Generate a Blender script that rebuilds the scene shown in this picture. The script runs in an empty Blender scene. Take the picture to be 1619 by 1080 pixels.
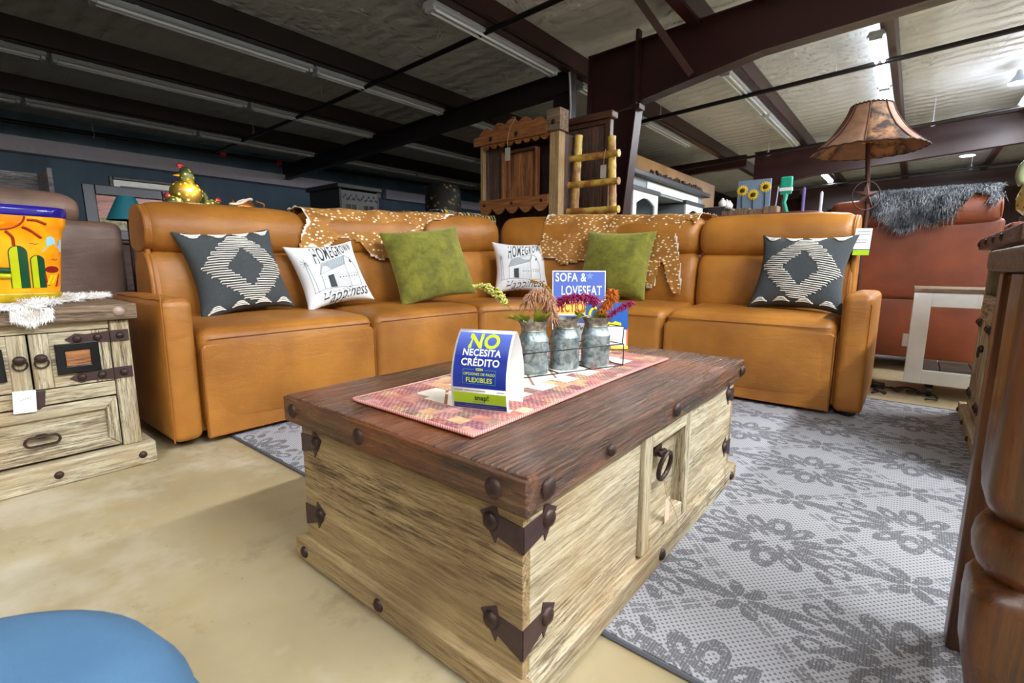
import bpy, bmesh, math, random
from mathutils import Vector, Matrix, Euler, noise as mnoise
random.seed(7)
SC=bpy.context.scene; COL=SC.collection
PI=math.pi
def clamp(x,a,b): return max(a,min(b,x))
def lerp(a,b,t): return a+(b-a)*t
# ---------------------------------------------------------------- materials
class S:
    """wrapped shader socket with arithmetic"""
    def __init__(s,g,k): s.g=g; s.k=k
    def _m(s,op,o=None,o2=None,clampit=False):
        n=s.g.nt.nodes.new('ShaderNodeMath'); n.operation=op; n.use_clamp=clampit
        for i,v in enumerate((s,o,o2)):
            if v is None: continue
            if isinstance(v,S): s.g.nt.links.new(v.k,n.inputs[i])
            else: n.inputs[i].default_value=v
        return S(s.g,n.outputs[0])
    def __add__(s,o): return s._m('ADD',o)
    def __sub__(s,o): return s._m('SUBTRACT',o)
    def __mul__(s,o): return s._m('MULTIPLY',o)
    def __truediv__(s,o): return s._m('DIVIDE',o)
    def __rmul__(s,o): return s._m('MULTIPLY',o)
    def __radd__(s,o): return s._m('ADD',o)
    def __rsub__(s,o): return s._m('MULTIPLY',-1.0)._m('ADD',o)
    def abs(s): return s._m('ABSOLUTE')
    def gt(s,o): return s._m('GREATER_THAN',o)
    def lt(s,o): return s._m('LESS_THAN',o)
    def min(s,o): return s._m('MINIMUM',o)
    def max(s,o): return s._m('MAXIMUM',o)
    def sin(s): return s._m('SINE')
    def cos(s): return s._m('COSINE')
    def sqrt(s): return s._m('SQRT')
    def fract(s): return s._m('FRACT')
    def floor(s): return s._m('FLOOR')
    def pow(s,o): return s._m('POWER',o)
    def atan2(s,o): return s._m('ARCTAN2',o)
    def sat(s): return s._m('ADD',0.0,clampit=True)
class G:
    def __init__(s,nt): s.nt=nt
    def n(s,t): return s.nt.nodes.new(t)
    def put(s,sock,v):
        if isinstance(v,S): s.nt.links.new(v.k,sock)
        elif v is not None: sock.default_value=v
    def coord(s,kind='Object'): return S(s,s.n('ShaderNodeTexCoord').outputs[kind])
    def geopos(s): return S(s,s.n('ShaderNodeNewGeometry').outputs['Position'])
    def scale(s,v,sc,loc=(0,0,0),rot=(0,0,0)):
        m=s.n('ShaderNodeMapping'); s.put(m.inputs[0],v); m.inputs['Scale'].default_value=sc; m.inputs['Location'].default_value=loc; m.inputs['Rotation'].default_value=rot
        return S(s,m.outputs[0])
    def xyz(s,v):
        m=s.n('ShaderNodeSeparateXYZ'); s.put(m.inputs[0],v); return [S(s,o) for o in m.outputs]
    def comb(s,x,y,z=0.0):
        m=s.n('ShaderNodeCombineXYZ')
        for i,v in enumerate((x,y,z)): s.put(m.inputs[i],v)
        return S(s,m.outputs[0])
    def noise(s,v,sc=5,det=3,rough=.5,dist=0.0,col=False):
        m=s.n('ShaderNodeTexNoise'); s.put(m.inputs['Vector'],v); m.inputs['Scale'].default_value=sc; m.inputs['Detail'].default_value=det; m.inputs['Roughness'].default_value=rough; m.inputs['Distortion'].default_value=dist
        return S(s,m.outputs['Color' if col else 'Fac'])
    def vor(s,v,sc=5,feat='F1',out='Distance',rnd=1.0):
        m=s.n('ShaderNodeTexVoronoi'); m.feature=feat; s.put(m.inputs['Vector'],v); m.inputs['Scale'].default_value=sc; m.inputs['Randomness'].default_value=rnd
        return S(s,m.outputs[out])
    def ramp(s,f,stops,interp='LINEAR'):
        m=s.n('ShaderNodeValToRGB'); s.put(m.inputs[0],f); cr=m.color_ramp; cr.interpolation=interp
        while len(cr.elements)<len(stops): cr.elements.new(.5)
        for e,(p,c) in zip(cr.elements,stops):
            e.position=p; e.color=(c,c,c,1) if isinstance(c,(int,float)) else (*c,1)
        return S(s,m.outputs[0])
    def mix(s,f,a,b,mode='MIX'):
        m=s.n('ShaderNodeMix'); m.data_type='RGBA'; m.blend_type=mode
        def p(sock,v):
            if isinstance(v,S): s.nt.links.new(v.k,sock)
            elif isinstance(v,(int,float)): sock.default_value=(v,v,v,1)
            else: sock.default_value=(*v,1)
        if isinstance(f,S): s.nt.links.new(f.k,m.inputs[0])
        else: m.inputs[0].default_value=f
        p(m.inputs[6],a); p(m.inputs[7],b)
        return S(s,m.outputs[2])
    def attr(s,name,out='Fac'):
        m=s.n('ShaderNodeAttribute'); m.attribute_name=name; return S(s,m.outputs[out])
    def bump(s,h,st=.3,d=.01):
        m=s.n('ShaderNodeBump'); s.put(m.inputs['Height'],h); m.inputs['Strength'].default_value=st; m.inputs['Distance'].default_value=d
        return S(s,m.outputs[0])
MATS={}
def mat(name,fn=None,col=(.5,.5,.5),rough=.5,metal=0,emit=None,estr=0,spec=None,sheen=0):
    if name in MATS: return MATS[name]
    m=bpy.data.materials.new(name); m.use_nodes=True; nt=m.node_tree; nt.nodes.clear()
    o=nt.nodes.new('ShaderNodeOutputMaterial'); b=nt.nodes.new('ShaderNodeBsdfPrincipled'); nt.links.new(b.outputs[0],o.inputs[0])
    b.inputs['Base Color'].default_value=(*col,1); b.inputs['Roughness'].default_value=rough; b.inputs['Metallic'].default_value=metal
    if spec is not None: b.inputs['Specular IOR Level'].default_value=spec
    if sheen: b.inputs['Sheen Weight'].default_value=sheen
    if emit: b.inputs['Emission Color'].default_value=(*emit,1); b.inputs['Emission Strength'].default_value=estr
    g=G(nt)
    if fn:
        r=fn(g) or {}
        for k,v in r.items(): g.put(b.inputs[k],v)
    else:
        # faint procedural variation
        c=g.coord(); nz=g.noise(c,14,3)
        cc=g.mix(nz,tuple(x*.88 for x in col),tuple(min(1,x*1.10) for x in col))
        g.put(b.inputs['Base Color'],cc)
    MATS[name]=m; return m
# colours given in 8 bit sRGB
def C(r,g,b):
    f=lambda c:(c/255/12.92 if c/255<=.04045 else ((c/255+.055)/1.055)**2.4)
    return (f(r),f(g),f(b))
AX={'x':(1.1,20,20),'y':(20,1.1,20),'z':(20,20,1.1)}
def wood(name,axis,base,light,dark,rough=.6,crack=.5,k=1.0,bump=.5,tint=None,tamt=.4,streak=.35):
    def fn(g):
        c=g.coord(); v=g.scale(c,tuple(a*k for a in AX[axis]))
        warp=g.noise(g.scale(c,(3,3,3)),2,2,col=True)
        vv=g.mix(.12,v,warp,'ADD')
        n1=g.noise(vv,2.2,6,.65); n2=g.noise(vv,6.5,5,.7); big=g.noise(g.scale(c,tuple(a*k*.35 for a in AX[axis])),1.5,3)
        col=g.mix(g.ramp(n1,[(.33,0),(.66,1)]),base,light)
        crk=g.ramp(n2,[(.36,1),(.36+.10*crack+.02,.5),(.50+.06*crack,0)])
        bigm=g.ramp(big,[(.35,1),(.62,.25)])
        col=g.mix(crk*bigm,col,dark)
        n3=g.noise(g.scale(vv,(1.5,1.5,1.5)),9,4,.75); fine=g.ramp(n3,[(.40,1),(.47,0)])
        n4=g.noise(g.scale(vv,(.8,.8,.8),(7,3,5)),4.2,5,.8); lite=g.ramp(n4,[(.56,0),(.66,1)])
        col=g.mix(lite*streak,col,tuple(min(1,c*1.35+.03) for c in light))
        col=g.mix(fine*g.ramp(big,[(.36,1),(.6,.35)])*min(1,.45+crack*.5),col,tuple(c*.8 for c in dark))
        if tint: col=g.mix(g.ramp(g.noise(c,3.1,3),[(.45,0),(.7,1)])*tamt,col,tint)
        return {'Base Color':col,'Roughness':g.ramp(n2,[(.3,min(1,rough+.2)),(.7,rough)]),'Normal':g.bump(n2+n1*.6+n3*.5,bump,.006)}
    return mat(name,fn)
def woodset(prefix,**kw): return {a:wood(prefix+'_'+a,a,**kw) for a in 'xyz'}
cream=woodset('weathered_cream_wood',base=C(158,142,112),light=C(206,196,168),dark=C(56,40,26),rough=.7,crack=.85,tint=C(158,120,70))
cream_shaded=woodset('shaded_cream_wood',base=C(138,112,76),light=C(182,156,112),dark=C(60,40,24),rough=.6,crack=.8,tint=C(110,84,54),tamt=.6)  # browner copy of the cream wood, with the end face's shade painted in
rustic=woodset('stained_rustic_wood',base=C(50,29,19),light=C(122,82,54),dark=C(20,12,9),rough=.19,crack=.9,bump=1.0,tint=C(160,84,30),tamt=.45,streak=.6)
greywood=woodset('greyed_brown_wood',base=C(86,68,54),light=C(156,130,104),dark=C(38,28,24),rough=.6,crack=.9)
darkwood=woodset('dark_brown_wood',base=C(58,36,26),light=C(100,66,46),dark=C(22,13,10),rough=.35,crack=.3,bump=.25,streak=.15)
amber=woodset('amber_varnished_pine',base=C(62,34,16),light=C(112,64,30),dark=C(22,12,8),rough=.22,crack=.2,bump=.12,k=.5,tint=C(32,18,10),tamt=.7,streak=.1)
orangewood=woodset('orange_brown_wood',base=C(120,70,36),light=C(176,116,66),dark=C(60,32,16),rough=.5,crack=.4)
purplewood=woodset('dark_panel_wood',base=C(58,44,44),light=C(120,90,76),dark=C(28,20,22),rough=.45,crack=.8)
def leather(name,c1,c2,rough=.38,sc=7,wv=1.1):
    def fn(g):
        c=g.coord(); n=g.noise(c,2.6,3,.55); f=g.noise(c,170,2,.6); f2=g.vor(c,260)
        w=g.noise(g.scale(c,(1,1,2.4)),sc,4,.6,.6)
        return {'Base Color':g.mix(g.ramp(n,[(.35,0),(.68,1)]),c1,c2),'Roughness':g.ramp(n,[(.3,rough+.08),(.7,rough)]),'Normal':g.bump(f2*.12+w*wv,.32,.012)}
    return mat(name,fn)
tan=leather('caramel_leather',C(142,88,28),C(176,116,44),.42)
rust=leather('rust_leather',C(98,42,16),C(128,60,26),.46,wv=.35)
brownl=leather('brown_leather',C(98,76,66),C(128,102,90),.42)
blackl=leather('black_leather',C(26,26,30),C(40,42,48),.35)
piping=mat('caramel_piping',col=C(148,88,34),rough=.45)
rpiping=mat('rust_piping',col=C(140,68,32),rough=.45)
iron=mat('dark_hammered_iron',lambda g:{'Base Color':g.mix(g.noise(g.coord(),60,3),C(34,24,24),C(78,58,52)),'Roughness':g.ramp(g.noise(g.coord(),90,2),[(.3,.35),(.7,.6)]),'Metallic':.55,'Normal':g.bump(g.noise(g.coord(),70,3),.5,.004)})
ironplate=mat('brown_iron_plate',lambda g:{'Base Color':g.mix(g.noise(g.coord(),40,3),C(50,34,36),C(78,58,58)),'Roughness':.48,'Metallic':.3,'Normal':g.bump(g.noise(g.coord(),120,2),.2,.002)})
blackwire=mat('black_wire',col=C(30,28,30),rough=.4,metal=.6)
whitep=mat('white_paper',col=C(238,240,240),rough=.5)
whitepaint=mat('white_paint',col=C(222,226,228),rough=.4)
blackp=mat('black_plastic',col=C(18,18,20),rough=.4)
ink=mat('black_ink',col=C(46,52,56),rough=.7)
# ---------------------------------------------------------------- mesh builder
class MB:
    def __init__(s): s.v=[]; s.f=[]
    def add(s,vs,fs,M=None):
        o=len(s.v)
        s.v+= [(M@Vector(p)) if M else Vector(p) for p in vs]
        s.f+= [tuple(i+o for i in f) for f in fs]; return s
    def box(s,c,d,M=None,rz=0,rx=0,ry=0):
        x,y,z=[q/2 for q in d]
        vs=[Vector(p) for p in ((-x,-y,-z),(x,-y,-z),(x,y,-z),(-x,y,-z),(-x,-y,z),(x,-y,z),(x,y,z),(-x,y,z))]
        R=Matrix.Translation(c)@Euler((rx,ry,rz)).to_matrix().to_4x4()
        if M: R=M@R
        return s.add(vs,[(0,3,2,1),(4,5,6,7),(0,1,5,4),(1,2,6,5),(2,3,7,6),(3,0,4,7)],R)
    def bb(s,x0,x1,y0,y1,z0,z1,M=None): return s.box(((x0+x1)/2,(y0+y1)/2,(z0+z1)/2),(x1-x0,y1-y0,z1-z0),M)
    def cyl(s,p0,p1,r0,r1=None,n=12,cap=True,M=None):
        r1=r0 if r1 is None else r1; p0=Vector(p0);p1=Vector(p1); d=(p1-p0); 
        q=d.to_track_quat('Z','Y'); vs=[]
        for p,r in ((p0,r0),(p1,r1)):
            for i in range(n):
                a=2*PI*i/n; vs.append(p+q@Vector((r*math.cos(a),r*math.sin(a),0)))
        fs=[(i,(i+1)%n,n+(i+1)%n,n+i) for i in range(n)]
        if cap: fs+=[tuple(range(n-1,-1,-1)),tuple(range(n,2*n))]
        return s.add(vs,fs,M)
    def tube(s,pts,r,n=6,closed=False,M=None,rs=None):
        pts=[Vector(p) for p in pts]; m=len(pts); vs=[]; up=None
        for i,p in enumerate(pts):
            a=pts[(i-1)%m] if (closed or i>0) else p; b=pts[(i+1)%m] if (closed or i<m-1) else p
            t=(b-a); t=t.normalized() if t.length>1e-9 else Vector((0,0,1))
            if up is None: up=t.orthogonal().normalized()
            else:
                up=up-t*up.dot(t); up=up.normalized() if up.length>1e-6 else t.orthogonal().normalized()
            w=t.cross(up); rr=rs[i] if rs else r
            for k in range(n):
                an=2*PI*k/n; vs.append(p+(up*math.cos(an)+w*math.sin(an))*rr)
        fs=[]
        for i in range(m if closed else m-1):
            for k in range(n):
                a=i*n+k;b=i*n+(k+1)%n;c=((i+1)%m)*n+(k+1)%n;d=((i+1)%m)*n+k
                fs.append((a,b,c,d))
        if not closed: fs+=[tuple(range(n-1,-1,-1)),tuple((m-1)*n+k for k in range(n))]
        return s.add(vs,fs,M)
    def lathe(s,prof,c=(0,0,0),n=24,M=None,sx=1,sy=1):
        vs=[];m=len(prof)
        for (r,z) in prof:
            for i in range(n):
                a=2*PI*i/n; vs.append((c[0]+r*math.cos(a)*sx,c[1]+r*math.sin(a)*sy,c[2]+z))
        fs=[]
        for j in range(m-1):
            for i in range(n):
                fs.append((j*n+i,j*n+(i+1)%n,(j+1)*n+(i+1)%n,(j+1)*n+i))
        if prof[0][0]>1e-4: fs.append(tuple(range(n-1,-1,-1)))
        if prof[-1][0]>1e-4: fs.append(tuple((m-1)*n+i for i in range(n)))
        return s.add(vs,fs,M)
    def ell(s,c,r,n=12,m=8,M=None,rot=None):
        vs=[];fs=[]
        for j in range(m+1):
            t=PI*j/m
            for i in range(n):
                a=2*PI*i/n; vs.append(Vector((r[0]*math.sin(t)*math.cos(a),r[1]*math.sin(t)*math.sin(a),-r[2]*math.cos(t))))
        R=Matrix.Translation(c)
        if rot: R=R@Euler(rot).to_matrix().to_4x4()
        if M: R=M@R
        for j in range(m):
            for i in range(n): fs.append((j*n+i,j*n+(i+1)%n,(j+1)*n+(i+1)%n,(j+1)*n+i))
        return s.add(vs,fs,R)
    def prism(s,poly,fn,h0,h1):
        """poly 2D pts; fn(u,v,h)->3D"""
        n=len(poly); vs=[fn(u,v,h0) for u,v in poly]+[fn(u,v,h1) for u,v in poly]
        fs=[tuple(range(n-1,-1,-1)),tuple(range(n,2*n))]+[(i,(i+1)%n,n+(i+1)%n,n+i) for i in range(n)]
        return s.add(vs,fs)
    def soft(s,x0,x1,y0,y1,z0,z1,r=.03,puff=(0,0,0),n=6,k=4,M=None):
        """rounded box, faces bulged by puff=(x,y,z)"""
        c=Vector(((x0+x1)/2,(y0+y1)/2,(z0+z1)/2)); h=Vector(((x1-x0)/2,(y1-y0)/2,(z1-z0)/2))
        r=min(r,min(h)*.99)
        def ax(H):
            a=[-H+r*(1-math.cos(PI/2*i/k)) for i in range(k)]; b=[lerp(-(H-r),H-r,i/n) for i in range(n+1)]
            return a+b+[-q for q in reversed(a)]
        A=[ax(h[i]) for i in range(3)]; vs=[];fs=[]
        def P(p):
            q=Vector((clamp(p[0],-(h[0]-r),h[0]-r),clamp(p[1],-(h[1]-r),h[1]-r),clamp(p[2],-(h[2]-r),h[2]-r)))
            d=Vector(p)-q
            if d.length>1e-9: q=q+d.normalized()*r
            for i in range(3):
                j,l=(i+1)%3,(i+2)%3
                if puff[i]: q[i]+=puff[i]*(p[i]/h[i])*max(0,1-(p[j]/h[j])**2)*max(0,1-(p[l]/h[l])**2)
            return c+q
        for i in range(3):
            j,l=(i+1)%3,(i+2)%3
            for sg in (-1,1):
                o=len(vs); nj,nl=len(A[j]),len(A[l])
                for a in range(nj):
                    for b in range(nl):
                        p=[0,0,0]; p[i]=sg*h[i]; p[j]=A[j][a]; p[l]=A[l][b]; vs.append(P(p))
                for a in range(nj-1):
                    for b in range(nl-1):
                        f=(o+a*nl+b,o+(a+1)*nl+b,o+(a+1)*nl+b+1,o+a*nl+b+1)
                        fs.append(f if sg>0 else f[::-1])
        return s.add(vs,fs,M)
OBJ=[]
def build(name,mb,m,smooth=True,bevel=0,doubles=True,ang=40,seg=2):
    me=bpy.data.meshes.new(name); me.from_pydata([tuple(v) for v in mb.v],[],mb.f)
    if doubles:
        bm=bmesh.new(); bm.from_mesh(me); bmesh.ops.remove_doubles(bm,verts=bm.verts,dist=1e-5); bmesh.ops.recalc_face_normals(bm,faces=bm.faces) if doubles!='keep' else None; bm.to_mesh(me); bm.free()
    me.validate(); me.update()
    if smooth: me.shade_smooth(); me.set_sharp_from_angle(angle=math.radians(ang))
    if m: me.materials.append(m)
    o=bpy.data.objects.new(name,me); COL.objects.link(o)
    if bevel:
        b=o.modifiers.new('bevel','BEVEL'); b.width=bevel; b.segments=seg; b.limit_method='ANGLE'; b.angle_limit=math.radians(35)
    return o
def tag(o,label=None,cat=None,group=None,kind=None):
    if label: o['label']=label
    if cat: o['category']=cat
    if group: o['group']=group
    if kind: o['kind']=kind
    return o
class T:
    """a thing: Empty at loc with rotation rz; parts given in local coords unless world=True"""
    def __init__(s,name,label,cat,loc=(0,0,0),rz=0,group=None,world=False,kind=None):
        s.e=bpy.data.objects.new(name,None); COL.objects.link(s.e); s.e.empty_display_size=.1
        s.M=Matrix.Translation(loc)@Euler((0,0,rz)).to_matrix().to_4x4(); s.e.location=loc; s.e.rotation_euler=(0,0,rz); s.W=world
        tag(s.e,label,cat,group,kind)
    def p(s,name,mb,m,parent=None,label=None,**kw):
        if s.W:
            I=s.M.inverted(); mb.v=[I@v for v in mb.v]
        o=build(name,mb,m,**kw); o.parent=parent or s.e
        if label: o['label']=label
        return o
def solo(name,mb,m,label,cat,loc=None,group=None,kind=None,**kw):
    """single mesh thing; verts in world coords, origin moved to loc (or bottom centre)"""
    if loc is None:
        xs=[v.x for v in mb.v];ys=[v.y for v in mb.v];zs=[v.z for v in mb.v]
        loc=((min(xs)+max(xs))/2,(min(ys)+max(ys))/2,min(zs))
    L=Vector(loc); mb.v=[v-L for v in mb.v]
    o=build(name,mb,m,**kw); o.location=L
    return tag(o,label,cat,group,kind)
def children(o): return [c for c in bpy.data.objects if c.parent==o]
def copy_tree(o,parent=None):
    c=o.copy(); COL.objects.link(c)
    if parent: c.parent=parent
    for ch in children(o): copy_tree(ch,c)
    return c
def textmesh(s,size,sx=1.0,bold=0.0,align='CENTER',shear=0,space=1.0):
    cu=bpy.data.curves.new('t','FONT'); cu.body=s; cu.size=size; cu.align_x=align; cu.align_y='CENTER'; cu.offset=bold; cu.resolution_u=3; cu.shear=shear; cu.space_character=space
    ob=bpy.data.objects.new('t',cu); COL.objects.link(ob); 
    me=ob.to_mesh(); bm=bmesh.new(); bm.from_mesh(me); ob.to_mesh_clear()
    bmesh.ops.remove_doubles(bm,verts=bm.verts,dist=1e-6)
    bm.verts.index_update(); vs=[Vector((v.co.x*sx,v.co.y,0)) for v in bm.verts]; fs=[tuple(v.index for v in f.verts) for f in bm.faces]
    bm.free(); bpy.data.objects.remove(ob); bpy.data.curves.remove(cu)
    return vs,fs
def text_on(mb,s,size,cx,cy,fn,h=.0006,**kw):
    vs,fs=textmesh(s,size,**kw)
    mb.add([fn(v.x+cx,v.y+cy,h) for v in vs],fs); return mb
def crom(pts,n=6,closed=True):
    out=[];m=len(pts)
    rng=range(m) if closed else range(m-1)
    for i in rng:
        p=[Vector(pts[(i+k)%m]) if closed else Vector(pts[clamp(i+k,0,m-1)]) for k in (-1,0,1,2)]
        for j in range(n):
            t=j/n; out.append(.5*((2*p[1])+(-p[0]+p[2])*t+(2*p[0]-5*p[1]+4*p[2]-p[3])*t*t+(-p[0]+3*p[1]-3*p[2]+p[3])*t**3))
    if not closed: out.append(Vector(pts[-1]))
    return out
def sweep(mb,prof,P0,P1,out,r=.05,z0=.5,s0=0,s1=0,puff=.012,n=18,smooth=4):
    """cushion: closed profile (d,z) swept from P0 to P1 (2D points); out = 2D unit vector of depth; ends rounded by r; heights scaled about z0 by 1+s"""
    pr=[(p[0],p[1]) for p in crom([Vector((a,b,0)) for a,b in prof],smooth)]
    cxm=sum(p[0] for p in pr)/len(pr); czm=sum(p[1] for p in pr)/len(pr)
    P0=Vector(P0);P1=Vector(P1);L=(P1-P0).length; out=Vector(out)
    st=[r*(1-math.cos(PI/2*i/5)) for i in range(5)]; st=st+[lerp(r,L-r,i/n) for i in range(n+1)]+[L-q for q in reversed(st)]
    vs=[];m=len(pr)
    for x in st:
        e=min(x,L-x); off=0 if e>=r else r-math.sqrt(max(0,r*r-(r-e)**2)); off*=.9
        u=x/L; pf=puff*(1-(2*u-1)**4); s=lerp(s0,s1,u); b=P0.lerp(P1,u)
        for (d,z) in pr:
            dv=Vector((d-cxm,z-czm)); l=dv.length; dv=dv*((l-off+pf)/l)
            dd=cxm+dv.x; zz=czm+dv.y; zz=z0+(zz-z0)*(1+s)
            w=mnoise.noise(Vector((b.x*3+d,b.y*3,z*5)))*.006
            p=b+out*(dd+w); vs.append((p.x,p.y,zz))
    fs=[]
    for i in range(len(st)-1):
        for k in range(m): fs.append((i*m+k,i*m+(k+1)%m,(i+1)*m+(k+1)%m,(i+1)*m+k))
    for k0 in (0,(len(st)-1)*m):
        c_=sum((Vector(vs[k0+k]) for k in range(m)),Vector())/m; ci=len(vs); vs.append(tuple(c_))
        for k in range(m): fs.append((k0+k,k0+(k+1)%m,ci))
    mb.add(vs,fs); return mb
def inpoly(x,y,p):
    c=False;j=len(p)-1
    for i in range(len(p)):
        if (p[i][1]>y)!=(p[j][1]>y) and x<(p[j][0]-p[i][0])*(y-p[i][1])/(p[j][1]-p[i][1])+p[i][0]: c=not c
        j=i
    return c
def segd(x,y,p):
    best=9
    for i in range(len(p)):
        a=p[i-1];b=p[i];dx=b[0]-a[0];dy=b[1]-a[1];t=clamp(((x-a[0])*dx+(y-a[1])*dy)/(dx*dx+dy*dy+1e-12),0,1)
        best=min(best,math.hypot(x-a[0]-t*dx,y-a[1]-t*dy))
    return best
# ---------------------------------------------------------------- camera
YAW,PIT,ROL,F=0.6828,0.1558,0.0041,771.7
cd=bpy.data.cameras.new('camera'); cam=bpy.data.objects.new('camera',cd); COL.objects.link(cam); SC.camera=cam
fw=Vector((-math.sin(YAW)*math.cos(PIT),math.cos(YAW)*math.cos(PIT),-math.sin(PIT)))
rt=Vector((math.cos(YAW),math.sin(YAW),0)); up=rt.cross(fw)
r2=rt*math.cos(ROL)+up*math.sin(ROL); u2=up*math.cos(ROL)-rt*math.sin(ROL)
m4=Matrix((( r2.x,u2.x,-fw.x,0),(r2.y,u2.y,-fw.y,0),(r2.z,u2.z,-fw.z,.8),(0,0,0,1)))
cam.matrix_world=m4; cd.sensor_width=36; cd.lens=F/1619*36; cd.clip_start=.02; cd.clip_end=200
cd.dof.use_dof=True; cd.dof.focus_distance=1.7; cd.dof.aperture_fstop=6.3
SC.view_settings.view_transform='Standard'; SC.view_settings.look='None'; SC.view_settings.gamma=1; SC.view_settings.use_curve_mapping=False
EXPO=-0.17
# ================================================================ SETTING  (x = b, y = a)
def zr(b): return 3.7+.035*(b+3)
def m_floor(g):
    c=g.geopos(); n=g.noise(c,1.3,5,.6); n2=g.noise(c,7,4,.6); sp=g.vor(c,16); st=g.noise(g.scale(c,(1,1,1),(3,7,0)),3.2,6,.7)
    col=g.mix(g.ramp(n,[(.3,0),(.7,1)]),C(148,132,100),C(180,165,131))
    col=g.mix(g.ramp(n2,[(.48,0),(.70,.6)]),col,C(172,150,108))
    col=g.mix(g.ramp(g.noise(g.scale(c,(1,1,1),(9,2,0)),2.1,5,.65),[(.52,0),(.68,.6)]),col,C(202,194,174)); col=g.mix(g.ramp(st,[(.30,.7),(.44,0)]),col,C(128,108,78))
    col=g.mix(g.ramp(sp,[(.025,.8),(.06,0)])*g.ramp(n,[(.45,0),(.6,1)]),col,C(110,92,66))
    return {'Base Color':col,'Roughness':g.ramp(n2,[(.3,.42),(.7,.62)]),'Normal':g.bump(n2,.12,.01)}
floor=solo('floor',MB().bb(-13.6,6.2,-4.2,26.2,-.1,0),mat('concrete_floor',m_floor),None,None,kind='structure')
def m_ceil(g):
    c=g.geopos(); x,y,z=g.xyz(c)
    w=g.noise(g.scale(c,(1.2,.5,1)),2.0,4,.6,.5); fine=g.noise(g.scale(c,(3,22,3)),2.5,3,.6); f3=g.noise(c,60,2)
    wav=g.noise(g.scale(c,(.35,5.5,1)),1.4,3,.5,.6)
    seam=((y/1.2).fract()-.5).abs().gt(.488)
    col=g.mix(w,C(160,163,168),C(198,202,208))
    col=g.mix(seam*.5,col,C(176,172,166))
    return {'Base Color':col,'Roughness':.6,'Normal':g.bump(((y*21.0+w*9.0+x*.6).sin()*.5*g.ramp(g.noise(c,.55,2),[(.38,.25),(.6,1)])+wav*.8+fine*.12),1.0,.045)}
cm=mat('foil_insulation',m_ceil)
mb=MB(); nx=60
for (x0,x1) in ((-13.4,6.2),):
    z0,z1=zr(x0)+.25,zr(x1)+.25
    mb.add([(x0,-4.2,z0),(x1,-4.2,z1),(x1,26.2,z1),(x0,26.2,z0),(x0,-4.2,z0+.1),(x1,-4.2,z1+.1),(x1,26.2,z1+.1),(x0,26.2,z0+.1)],[(0,1,2,3),(7,6,5,4),(0,4,5,1),(1,5,6,2),(2,6,7,3),(3,7,4,0)])
ceiling=solo('ceiling',mb,cm,None,None,kind='structure',smooth=False)
def m_wall(c1,c2):
    def fn(g):
        c=g.geopos(); x,y,z=g.xyz(c); r=((x+y)/.3).fract(); rib=(r-.5).abs().gt(.44)
        n=g.noise(g.scale(c,(1,1,.3)),1.6,4)
        return {'Base Color':g.mix(g.ramp(n,[(.3,0),(.7,1)]),c1,c2),'Roughness':.5,'Normal':g.bump(rib,.35,.02)}
    return fn
bluewall=mat('slate_blue_wall',m_wall(C(58,84,108),C(88,118,146)))
solo('wall_left',MB().bb(-13.5,-13.3,-4.2,26.2,0,zr(-13.3)+.3),bluewall,None,None,kind='structure')
mwall=mat('maroon_wall',m_wall(C(62,34,34),C(84,48,46)))
solo('wall_back',MB().bb(-13.5,6.2,26.0,26.2,0,4.4),mwall,None,None,kind='structure')
solo('wall_right',MB().bb(6.1,6.3,-4.2,26.2,0,4.4),mat('cream_wall',m_wall(C(170,160,140),C(190,182,164))),None,None,kind='structure')
solo('wall_near',MB().bb(-13.5,6.2,-4.3,-4.1,0,4.4),MATS['cream_wall'],None,None,kind='structure')
greymetal=mat('grey_painted_metal',col=C(196,192,212),rough=.5)
solo('trim_1',MB().bb(-13.3,-13.08,-4.1,9.6,2.84,3.12),greymetal,None,None,kind='structure',bevel=.01)
solo('trim_2',MB().bb(-13.3,-13.08,9.8,25.9,2.84,3.12),greymetal,None,None,kind='structure',bevel=.01)
maroon=mat('maroon_painted_steel',lambda g:{'Base Color':g.mix(g.noise(g.geopos(),3,4),C(38,15,17),C(57,24,26)),'Roughness':.42,'Normal':g.bump(g.noise(g.geopos(),9,3),.06,.01)})
dsteel=mat('dark_steel_and_shade',lambda g:{'Base Color':g.mix(g.noise(g.geopos(),3,4),C(26,20,22),C(40,30,32)),'Roughness':.45})  # dark paint of beam and shelf; painted shade on purlins and stub post
# purlins: parts of the ceiling
def world_child(name,mb,m,par,**kw):
    L=par.location; mb.v=[v-L for v in mb.v]; o=build(name,mb,m,**kw); o.parent=par; return o
ROWS=[3.2,1.3,-.65,-2.45,-4.34,-6.8,-8.9,-11.2]
for b in ROWS:
    z=zr(b); m_=MB(); m_.bb(b+.10,b+.16,-4.1,26,z-.02,z+.26).bb(b+.02,b+.16,-4.1,26,z-.03,z-.005)
    world_child('purlin',m_,dsteel if b<-5 else maroon,ceiling,smooth=False)  # left rows take the dark steel, colouring in their webs' shade
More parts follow.
